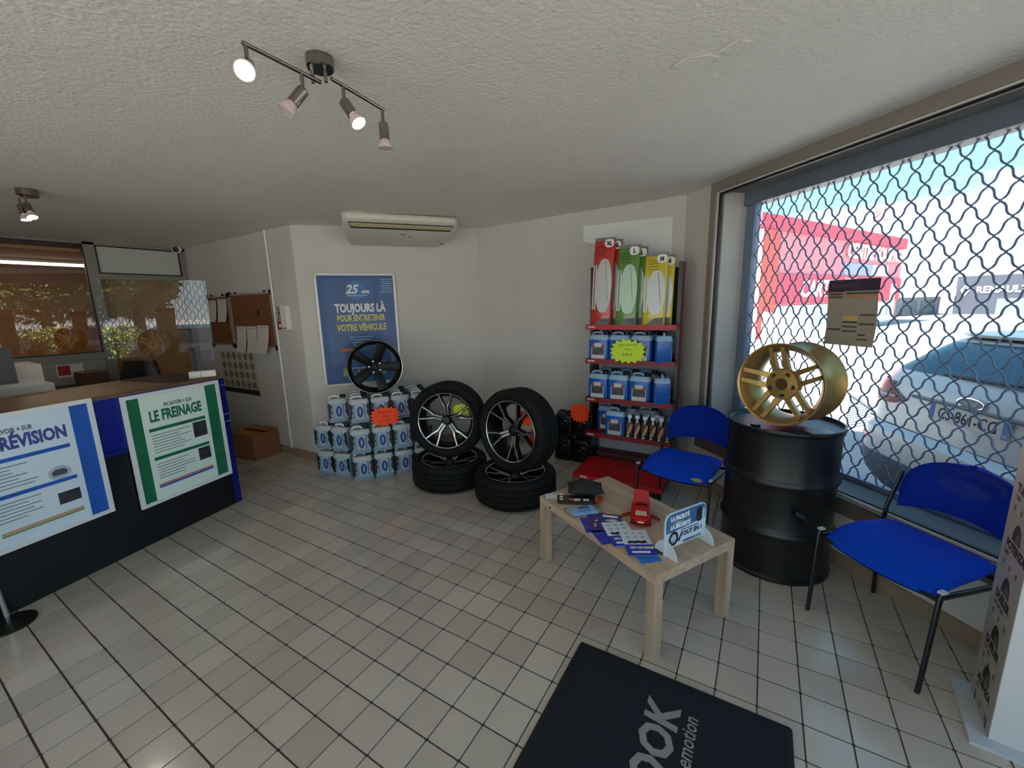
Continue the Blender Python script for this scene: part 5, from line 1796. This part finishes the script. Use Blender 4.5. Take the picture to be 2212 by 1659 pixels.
for k, (y, a, b) in enumerate(((1.55, 'ECOPIA', 'EP500'), (1.31, 'WEATHER', 'A005'), (1.085, '', ''), (0.885, 'TURANZA', 'T005'), (0.675, 'POTENZA', 'S001'), (0.470, 'DUELER', 'H/P SPORT'), (0.275, 'DUELER', 'A/T 001'), (0.105, 'ALENZA', '001'))):
    if a:
        text(t, a, 0.045, y, 0.030, INKB, z, sx=0.95, bold=0.003)
        text(t, b, 0.045, y - 0.030, 0.017, INKB, z, sx=0.9, bold=0.001)
    if k > 3:
        pts = [(0.125 + 0.040 * math.cos(q * PI / 12), y + 0.040 + 0.068 * math.sin(q * PI / 12)) for q in range(13)]
        B().prism(pts, z, z + 0.0008).build('tyre_picture', M('totem_tyre', (46, 40, 40), 0.6), t)
        pts = [(0.140 + 0.020 * math.cos(q * PI / 12), y + 0.041 + 0.040 * math.sin(q * PI / 12)) for q in range(13)]
        B().prism(pts, z + 0.0008, z + 0.0012).build('rim_picture', M('totem_rim', (92, 82, 80), 0.5), t)
    for q in range(3):
        B().prism([(0.055 + 0.065 * q + 0.010 * math.cos(c * PI / 5), y - 0.060 + 0.012 * math.sin(c * PI / 5)) for c in range(10)], z, z + 0.0006).build('icon', M('totem_icon', (112, 110, 112), 0.6), t)
    B().b2((0.04, y - 0.085, z), (0.2, y - 0.082, z + 0.0005)).build('rule_line', M('totem_line', (150, 146, 142), 0.6), t)
B().b2((0.05, 0.0125, 0.0), (0.06, 0.04, 0.0022)).build('tab_slot', INKB, t)
B().b2((TW - 0.05, 0.0125, 0.0), (TW - 0.042, 0.05, 0.0022)).build('tab_slot', INKB, t)

# ================================================================== CEILING SPOT LAMPS
BULB_ON = M('bulb_lit', (255, 240, 216), 0.4, emit=5.0)
BULB_OFF = M('bulb_frosted', (196, 190, 180), 0.35)
BULB_RIM = M('bulb_glass_rim', (196, 176, 172), 0.25)
LAMP_W = 0.52


def lamp_light(parent, size=0.045, power=LAMP_W, angle=2.4):
    l = bpy.data.lights.new('spot_bulb_light', 'AREA')
    l.shape = 'DISK'
    l.size = size
    l.energy = power
    l.spread = angle
    l.color = (1.0, 0.91, 0.78)
    o = bpy.data.objects.new('spot_bulb_light', l)
    COL.objects.link(o)
    o.parent = parent
    o.location = (0, 0, 0.096)
    o.rotation_euler = (PI, 0, 0)
    return o


def spot_head(parent, top, joint, d, lit):
    """stem from the bar down to the joint, then a head pointing along d; all in the parent's space"""
    B().tube([top, joint], 0.006, 10).build('stem', STEEL, parent, True)
    h = link('spot_head', B().lathe([(0.0, -0.004), (0.015, -0.004), (0.0185, 0.0), (0.0185, 0.056), (0.016, 0.058), (0.0, 0.058)], 20).mesh('spot_head', STEEL, True, 40), parent)
    h.matrix_local = axis_frame(joint, d)
    B().lathe([(0.0165, 0.058), (0.0205, 0.068), (0.0268, 0.080), (0.0275, 0.090), (0.0245, 0.091), (0.0245, 0.0885)], 24).build('bulb_rim', BULB_RIM, h, True, 50)
    B().lathe([(0.0245, 0.0885), (0.012, 0.0905), (0.0, 0.091)], 24).build('bulb_face', BULB_ON if lit else BULB_OFF, h, True)
    if lit:
        lamp_light(h)
    return h


tk = thing('ceiling_spot_bar', 'brushed steel ceiling bar with four spots, near the picture top', 'ceiling lamp', (0.370, 0.415, ZC(0.37, 0.415)))
zb = -0.080
# canopy sits on the ceiling; the two bars hang just under it
B().lathe([(0.0, -0.038), (0.040, -0.038), (0.0445, -0.033), (0.0445, 0.0), (0.0, 0.0)], 36).build('canopy', STEEL, tk, True, 40)
B().tube([(0.022, 0.0, -0.036), (0.022, 0.0, zb)], 0.006, 8).tube([(-0.018, -0.02, -0.036), (-0.018, -0.02, zb)], 0.006, 8).build('canopy_pins', STEEL, tk)
b1a, b1b = Vector((0.015, -0.262, zb)), Vector((0.006, -0.010, zb))
b2a, b2b = Vector((0.056, -0.006, zb)), Vector((0.026, 0.246, zb))
B().tube([b1a, b1b], 0.0065, 12).build('bar', STEEL, tk, True, 60)
B().tube([b2a, b2b], 0.0065, 12).build('bar', STEEL, tk, True, 60)


def at(a, b, f):
    return a + (b - a) * f


def todir(v):
    return Vector(v).normalized()


specs = [(b1a, b1b, 0.03, (0.72, -0.55, -0.62), True), (b1a, b1b, 0.72, (-0.30, -0.55, -0.80), False), (b2a, b2b, 0.20, (0.50, 0.10, -0.72), True), (b2a, b2b, 0.97, (0.05, -0.02, -1.0), False)]
for a, b, f, d, lit in specs:
    top = at(a, b, f)
    spot_head(tk, top, top + Vector((0, 0, -0.052)), todir(d), lit)

t = thing('ceiling_spot', 'small steel twin-spot ceiling lamp near the left picture edge', 'ceiling lamp', (-2.29, 0.225, ZC(-2.29, 0.225)))
B().lathe([(0.0, -0.045), (0.045, -0.045), (0.05, -0.04), (0.05, 0.0), (0.0, 0.0)], 28).build('canopy', STEEL, t, True, 40)
for p, d in (((0.03, -0.02, -0.045), (0.42, 0.05, -0.85)), ((-0.025, -0.035, -0.045), (0.18, 0.08, -0.95))):
    spot_head(t, Vector(p), Vector(p) + Vector((0, 0, -0.05)), todir(d), True)
# unseen bar lamps added behind the camera to brighten walls and ceiling
for (x, y) in ((1.6, -1.7), (-0.6, -1.6)):
    t = thing('ceiling_spot_bar', 'unseen steel spot bar added behind the viewer as fill light, %s' % ('by the glazed side' if x > 0 else 'on the counter side'), 'ceiling lamp', (x, y, ZC(x, y)))
    B().lathe([(0.0, -0.036), (0.040, -0.036), (0.0445, -0.032), (0.0445, 0.0), (0.0, 0.0)], 24).build('canopy', STEEL, t, True, 40)
    B().tube([(0, -0.4, -0.075), (0, 0.4, -0.075)], 0.0065, 10).build('bar', STEEL, t, True)
    B().tube([(0, 0, -0.03), (0, 0, -0.075)], 0.008, 8).build('pin', STEEL, t)
    for k, yy in enumerate((-0.38, -0.13, 0.13, 0.38)):
        p = Vector((0, yy, -0.075))
        spot_head(t, p, p + Vector((0, 0, -0.05)), todir((-0.6 if k % 2 else 0.6, 0.5, 0.30)), True)

# tube lamp in the office behind the partition
t = thing('tube_lamp', 'lit tube lamp seen through the glazed partition at top left', 'ceiling lamp', (-5.6, 0.55, 2.235))
B().b2((-0.05, -0.75, -0.03), (0.05, 0.75, 0.0)).build('batten', WHITE, t)
B().cyl((0, -0.72, -0.045), (0, 0.72, -0.045), 0.016, 12).build('tube', M('tube_lit', (255, 226, 190), 0.4, emit=5.0), t, True)
l = bpy.data.lights.new('tube_light', 'AREA')
l.shape = 'RECTANGLE'
l.size, l.size_y = 0.03, 1.4
l.energy = 4
l.color = (1.0, 0.78, 0.50)
o = bpy.data.objects.new('tube_light', l)
COL.objects.link(o)
o.parent = t
o.location = (0, 0, -0.066)

# ================================================================== OUTSIDE
GZ = -0.12
struct(B().b2((-60, -40, GZ - 0.2), (120, 160, GZ)).build('ground', M('asphalt', (150, 147, 142), 0.9, var=0.12, vscale=3, bump=0.3, bscale=40)))


def bldg_frame(p0, p1):
    """x along the facade seen from the shop, z towards the viewer, y up"""
    p0, p1 = Vector(p0), Vector(p1)
    d = (p1 - p0).normalized()
    nrm = Vector((d.y, -d.x))
    return frame((p0.x, p0.y, GZ), (d.x, d.y, 0), z=(nrm.x, nrm.y, 0)), (p1 - p0).length


# red garage opposite
mm, L = bldg_frame((1.20, 20.0), (8.9, 35.7))
t = thing('red_garage', 'red garage building with white lettering across the yard', 'building', mat=mm)
RW_ = M('garage_red_washed', (214, 84, 104), 0.8)  # red washed towards pink: strong sun glare put into the colour
B().b2((0, 0, -9), (L, 4.75, 0)).build('wall', M('garage_wall_washed', (214, 132, 144), 0.8), t)  # same glare wash put into the wall colour
B().b2((0, 4.55, -9.2), (L + 0.1, 5.15, 0.12)).build('roof_band', RW_, t)
B().b2((L * 0.10, 1.45, 0), (L, 2.75, 0.10)).build('sign_band', RW_, t)
B().b2((0, 0, 0.0), (L * 0.08, 4.5, 0.25)).build('corner_pier', M('garage_light_red', (232, 96, 88), 0.8), t)
B().b2((0.1, 0, 0.02), (L * 0.97, 1.35, 0.06)).build('shop_window', M('garage_glass', (196, 204, 206), 0.2), t)
B().b2((L * 0.50, 2.85, 0.0), (L * 0.72, 3.45, 0.05)).build('blue_panel', M('garage_blue', (150, 160, 210), 0.6), t)
B().b2((L * 0.72, 2.85, 0.0), (L * 0.86, 3.45, 0.06)).build('white_panel', INKW, t)
B().b2((L * 0.90, 0.5, 0.0), (L * 0.95, 2.4, 0.12)).build('white_panel', INKW, t)
text(t, 'CENTRE ÉQUIPAGE', L * 0.985, 3.72, 0.72, INKW, 0.13, 'RIGHT', 0.95, bold=0.03, ext=0.02)
text(t, 'CARTECHNIC', L * 0.22, 1.75, 0.78, INKW, 0.13, 'LEFT', 1.05, bold=0.03, shear=0.15, ext=0.02)
text(t, 'Service Garage', L * 0.50, 2.52, 0.20, INKW, 0.13, 'LEFT', 1.3, ext=0.01)

# dark dealership
mm, L = bldg_frame((15.3, 49.4), (27.0, 44.5))
t = thing('car_dealership', 'dark blue-grey car dealership far across the yard', 'building', mat=mm)
DKB = M('dealer_dark', (36, 42, 56), 0.6)
B().b2((0, 0, -4), (L, 3.1, 0)).build('wall', DKB, t)
B().b2((2.4, 0.0, 0), (L, 1.25, 0.03)).build('shop_window', M('dealer_glass', (88, 108, 116), 0.15), t)
B().b2((4.5, 0.0, 0.03), (5.5, 2.3, 0.15)).build('yellow_portal', M('dealer_yellow', (230, 170, 50), 0.5), t)
B().b2((4.15, 0.0, 0.03), (4.5, 1.9, 0.15)).build('white_pillar', INKW, t)
text(t, 'RENAULT', 1.15, 1.72, 0.52, INKW, 0.04, 'LEFT', 0.85, bold=0.02, ext=0.02)
bb = B()
bb.prism([(0.55, 1.45), (0.83, 1.98), (0.55, 2.5), (0.27, 1.98)], 0.03, 0.06)
d = bb.build('diamond_emblem', M('emblem_silver', (206, 214, 218), 0.3, 0.5), t)
B().prism([(0.55, 1.72), (0.68, 1.98), (0.55, 2.24), (0.42, 1.98)], 0.06, 0.065).build('diamond_hole', DKB, d)
mm, L = bldg_frame((9.6, 44.6), (14.6, 50.0))
t = thing('low_workshop', 'low workshop with a pale canopy between the garage and the dealership', 'building', mat=mm)
B().b2((0, 0, -3), (L, 1.55, 0)).build('wall', M('workshop_wall', (110, 118, 134), 0.7), t)
B().b2((0, 1.5, -3), (L, 2.1, 1.0)).build('canopy', M('workshop_canopy', (226, 226, 222), 0.7), t)
B().b2((0, 2.1, -3), (L, 3.6, -1.0)).build('upper_block', M('workshop_upper', (190, 200, 210), 0.7), t)
bb = B()
for k in range(3):
    B().b2((0.6 + k * 2.2, 0, 0.0), (2.3 + k * 2.2, 1.2, 0.05)).build('shop_window', M('dealer_glass', (88, 108, 116), 0.15), t)
bb.bm.free()

# white bar fence, each bar a part
FWM = M('fence_white', (226, 226, 226), 0.6)
f0, f1 = Vector((2.70, 6.1)), Vector((1.62, 17.5))
fd = (f1 - f0).normalized()
L = (f1 - f0).length
t = thing('bar_fence', 'white vertical bar fence along the yard beyond the window', 'fence', mat=frame((f0.x, f0.y, GZ), (fd.x, fd.y, 0), z=(0, 0, 1)))
B().b2((0, -0.015, 0.10), (L, 0.015, 0.14)).build('rail', FWM, t)
B().b2((0, -0.015, 1.12), (L, 0.015, 1.16)).build('rail', FWM, t)
me = B().b2((-0.012, -0.012, 0), (0.012, 0.012, 1.25)).mesh('bar', FWM)
for k in range(int(L / 0.11)):
    link('bar', me, t).location.x = k * 0.11
mm, L = bldg_frame((-0.6, 16.5), (1.25, 16.8))
t = thing('red_hoarding', 'red hoarding board behind the white fence', 'hoarding', mat=mm)
B().b2((0, 0.5, -0.06), (L, 1.15, 0)).build('board', M('hoarding_red', (214, 70, 84), 0.7), t)
for x in (0.1, L - 0.1):
    B().b2((x - 0.05, 0, -0.06), (x + 0.05, 0.5, 0)).build('post', FWM, t)

# tower crane far behind
CRM = M('crane_paint', (190, 120, 120), 0.6)
t = thing('tower_crane', 'tower crane on the skyline beyond the red garage', 'crane', (15.0, 81.5, GZ))
def lattice(p0, p1, w, nseg, name, mat):
    p0, p1 = Vector(p0), Vector(p1)
    bb = B()
    d = (p1 - p0).normalized()
    u = d.orthogonal().normalized()
    v = d.cross(u)
    c = [(u * a + v * b) * w for a, b in ((-1, -1), (1, -1), (1, 1), (-1, 1))]
    for q in c:
        bb.tube([p0 + q, p1 + q], w * 0.11, 4)
    for k in range(nseg):
        a, b = p0 + (p1 - p0) * (k / nseg), p0 + (p1 - p0) * ((k + 1) / nseg)
        for i in range(4):
            bb.tube([a + c[i], b + c[(i + 1) % 4]], w * 0.07, 4)
    return bb.build(name, mat, t)


o = lattice((0, 0, 0), (0, 0, 15.0), 0.7, 9, 'mast', M('crane_grey', (190, 196, 206), 0.6))
o['kind'] = 'stuff'
o = lattice((-10, -4, 13.6), (26, 8, 15.2), 0.35, 26, 'jib', CRM)
o['kind'] = 'stuff'
B().b2((-0.9, -0.9, 12.4), (0.9, 0.9, 13.8)).build('cab', CRM, t)


# ---- cars
def car(label, loc, fwd_, paint, detail=True):
    f = Vector(fwd_).normalized()
    t = thing('car', label, 'car', mat=frame((loc[0], loc[1], GZ), (f[0], f[1], 0), z=(0, 0, 1)))
    SL = [(0.24, 0.16, 4.15, 0.80, 0.20), (0.36, 0.03, 4.32, 0.89, 0.30), (0.56, 0.0, 4.38, 0.915, 0.32), (0.70, 0.02, 4.38, 0.92, 0.30), (0.745, 0.085, 4.36, 0.92, 0.28), (0.88, 0.10, 4.25, 0.92, 0.26), (1.02, 0.115, 4.0, 0.91, 0.28), (1.10, 0.14, 3.5, 0.89, 0.30), (1.15, 0.18, 3.25, 0.865, 0.30), (1.27, 0.32, 2.9, 0.78, 0.26), (1.37, 0.46, 2.6, 0.71, 0.24), (1.42, 0.60, 2.4, 0.64, 0.24), (1.455, 0.80, 2.2, 0.52, 0.2), (1.47, 1.0, 1.9, 0.35, 0.15)]

    def ring(z, xa, xb, w, r, off=0.0):
        return [(x + (xa + xb) / 2, y, z) for x, y in rrect((xb - xa) / 2 + off, w + off, r, 6)]

    def at_z(z):
        for a, b in zip(SL[:-1], SL[1:]):
            if a[0] <= z <= b[0]:
                k = (z - a[0]) / (b[0] - a[0])
                return [a[i] + (b[i] - a[i]) * k for i in range(5)]
    bd = B()
    bd.loops([ring(*s) for s in SL])
    bd.build('body', paint, t, True, 38)
    GL = M('car_glass', (26, 62, 84), 0.08)
    # rear screen, curved sheet standing a hair proud of the body
    gb = B()
    n = 16
    rows = []
    for k in range(7):
        z = 1.155 + (1.392 - 1.155) * k / 6
        z_, xa, xb, w, r = at_z(z)
        hw = (w - r * 0.35) * 0.985
        row = []
        for i in range(n + 1):
            y = hw * (2 * i / n - 1)
            dx = 0.0
            e = abs(y) - (w - r)
            if e > 0:
                dx = r - math.sqrt(max(0, r * r - e * e))
            row.append((xa + dx - 0.008, y, z))
        rows.append(row)
    gb.loops(rows, False, False, False)
    gb.build('rear_window', GL, t, True)
    for s in (-1, 1):
        g2 = B()
        g2.loops([[(at_z(z)[1] + xo, s * (at_z(z)[3] + 0.004), z) for xo in (0.35, 0.9, 1.5, 2.1)] for z in (1.15, 1.27, 1.38)], False, False, False)
        g2.build('side_window', GL, t, True)
        for x in (0.85, 3.45):
            wh = link('wheel', B().lathe([(0.17, 0.10), (0.20, 0.11), (0.30, 0.11), (0.325, 0.09), (0.325, -0.09), (0.20, -0.11)], 28).mesh('wheel', RUBBER, True, 40), t)
            wh.matrix_local = axis_frame((x, s * 0.83, 0.325), (0, s, 0))
            B().lathe([(0.0, 0.09), (0.05, 0.10), (0.20, 0.105), (0.205, 0.10)], 20).build('hub_cap', STEEL, wh, True)
            B().lathe([(0.326, 0.112), (0.375, 0.114), (0.375, 0.0), (0.326, 0.0)], 28).build('wheel_arch', M('arch_black', (24, 24, 26), 0.7), wh, True)
    if not detail:
        return t
    # bumper, tail lamps, plate, badge
    bl = B()
    bl.loops([ring(0.22, 0.145, 4.0, 0.82, 0.22), ring(0.36, 0.02, 4.0, 0.90, 0.32), ring(0.52, -0.006, 4.0, 0.92, 0.32)])
    bl.build('lower_bumper', M('bumper_grey', (92, 98, 112), 0.6), t, True, 38)
    lp = M('tail_lamp_red', (118, 6, 14), 0.3, spec=0.25)
    def skin(sg, kind, a, z, off):
        z_, xa, xb, w, r = at_z(z)
        if kind == 'y':
            return (xa - off, sg * min(a, w - r), z)
        if kind == 'c':
            return (xa + r - (r + off) * math.cos(a * PI / 2), sg * (w - r + (r + off) * math.sin(a * PI / 2)), z)
        return (xa + r + a, sg * (w + off), z)
    for s in (-1, 1):
        lb = B()
        rows = []
        for z, yi, d in ((0.900, 0.60, 0.03), (0.945, 0.47, 0.05), (0.985, 0.55, 0.09), (1.03, 0.66, 0.13), (1.065, 0.70, 0.10)):
            rows.append([skin(s, 'y', yi, z, 0.012), skin(s, 'y', (yi + 0.66) / 2, z, 0.013)] + [skin(s, 'c', q / 5, z, 0.013) for q in range(6)] + [skin(s, 's', d, z, 0.012)])
        lb.loops(rows, False, False, False)
        lm = lb.build('tail_lamp', lp, t, True)
        B().tube([skin(s, 'y', 0.56, 0.955, 0.016)] + [skin(s, 'c', q / 5, 0.955 + 0.004 * q, 0.017) for q in range(5)], 0.008, 6).build('lamp_bar', M('lamp_white', (214, 190, 190), 0.3), lm)
        B().tube([(0.03, s * 0.70, 0.60), (0.10, s * 0.83, 0.60), (0.20, s * 0.905, 0.60)], 0.018, 6).build('reflector', lp, t)
    PF = frame((0.100, 0.0, 0.928), (0, -1, 0), z=(-1, 0, 0.05))
    p = link('number_plate', B().prism(rrect(0.26, 0.055, 0.01, 2), 0, 0.006).mesh('number_plate', M('plate_white', (210, 208, 204), 0.4)), t)
    p.matrix_local = PF
    rect(p, 'blue_end', -0.258, -0.053, -0.222, 0.053, 0.006, 0.0066, M('plate_blue', (30, 90, 180), 0.5))
    rect(p, 'blue_end', 0.222, -0.053, 0.258, 0.053, 0.006, 0.0066, M('plate_blue2', (90, 130, 190), 0.5))
    text(p, 'CS-861-CG', 0.0, -0.036, 0.072, INKB, 0.0068, 'CENTER', 0.80, bold=0.001, name='plate_lettering')
    text(p, '34', 0.240, -0.046, 0.022, INKW, 0.0070, 'CENTER', 0.8, name='plate_lettering')
    e = link('oval_badge', B().prism([(0.090 * math.cos(a * PI / 16), 0.036 * math.sin(a * PI / 16)) for a in range(32)], 0, 0.006).mesh('oval_badge', M('badge_chrome', (206, 206, 208), 0.2, 0.8)), t)
    e.matrix_local = frame((0.108, 0, 1.030), (0, -1, 0), z=(-1, 0, 0.08))
    B().prism([(0.080 * math.cos(a * PI / 16), 0.028 * math.sin(a * PI / 16)) for a in range(32)], 0.006, 0.0075).build('badge_field', M('badge_blue', (70, 84, 110), 0.3), e)
    text(e, 'Ford', 0, -0.012, 0.026, INKW, 0.0078, 'CENTER', 1.1, shear=0.3, name='badge_lettering')
    B().tube([(0.100, 0.42, 0.99), (0.098, 0.0, 0.996), (0.100, -0.42, 0.99)], 0.012, 8).build('handle_strip', M('strip_grey', (120, 116, 118), 0.4), t)
    B().tube([(0.110, 0.80, 0.76), (0.084, 0.6, 0.742), (0.084, 0, 0.738), (0.084, -0.6, 0.742), (0.110, -0.80, 0.76)], 0.006, 6).build('boot_gap', BLACK, t)
    B().tube([(0.185, 0.30, 1.165), (0.168, -0.10, 1.17), (0.172, -0.35, 1.185)], 0.009, 6).build('wiper', BLACK, t)
    B().loops([ring(1.400, 0.46, 2.3, 0.68, 0.22), ring(1.418, 0.45, 2.2, 0.67, 0.22), ring(1.432, 0.60, 2.2, 0.63, 0.22)]).build('roof_spoiler', paint, t, True)
    return t


SILV = M('car_silver', (204, 203, 203), 0.4, 0.1, coat=0.15)
car('silver hatchback parked with its rear to the shop window', (2.745, 2.94), (0.91, 0.41), SILV)
car('small white car parked far off at the right of the yard', (12.2, 26.5), (0.2, -1.0), M('car_white', (222, 222, 222), 0.3), False)


# hedge and tree that stand to the right of the yard (seen mirrored in the counter screen)
def foliage(name, parent, c, d, n, size, mats, seed):
    r = random.Random(seed)
    bb = B()
    for _ in range(n):
        u = Vector((r.gauss(0, 1), r.gauss(0, 1), r.gauss(0, 1))).normalized() * r.uniform(0.55, 1.0)
        p = Vector((c[0] + u.x * d[0], c[1] + u.y * d[1], c[2] + u.z * d[2]))
        a = Vector((r.uniform(-1, 1), r.uniform(-1, 1), r.uniform(-1, 1))).normalized()
        b = a.orthogonal().normalized()
        s = size * r.uniform(0.6, 1.3)
        bb.mi = r.randrange(len(mats))
        bb.face([p - a * s, p + b * s * 0.45, p + a * s, p - b * s * 0.45])
    o = bb.build(name, mats, parent)
    o['kind'] = 'stuff'
    return o


LF = [M('leaf_green', (92, 112, 40), 0.6), M('leaf_yellow', (176, 166, 56), 0.6), M('leaf_dark', (58, 76, 34), 0.6)]
for k, (x, y) in enumerate(((5.3, 2.05), (6.2, 2.45), (7.1, 2.9), (8.0, 3.3), (8.9, 3.75), (9.8, 4.2))):
    t = thing('bush', 'yellow-green bush in the hedge right of the parked car, %s from the shop' % ['first', 'second', 'third', 'fourth', 'fifth', 'sixth'][k], 'bush', (x, y, GZ))
    foliage('foliage', t, (0, 0, 0.74), (0.47, 0.42, 0.68), 1500, 0.055, LF, k)
    B().tube([(0, 0, 0), (0.03, 0, 0.4), (0.0, 0.02, 0.9)], [0.05, 0.04, 0.02], 6).build('stem', M('bark', (92, 74, 58), 0.9), t)
for k, (x, y, h) in enumerate(((13.5, 4.2, 6.0), (16.5, 6.6, 6.5), (20.5, 8.0, 6.5))):
    t = thing('tree', 'leafy tree on the right of the yard, %s' % ['beyond the parked car', 'in the middle of the row', 'last of the row'][k], 'tree', (x, y, GZ))
    B().tube([(0, 0, 0), (0.1, 0, h * 0.35), (0.0, 0.1, h * 0.8)], [0.18, 0.14, 0.05], 8).build('trunk', M('bark', (92, 74, 58), 0.9), t, True)
    foliage('crown', t, (0, 0, h * 0.62), (1.9, 1.9, h * 0.40), 5200, 0.15, [LF[0], LF[2]], 20 + k)
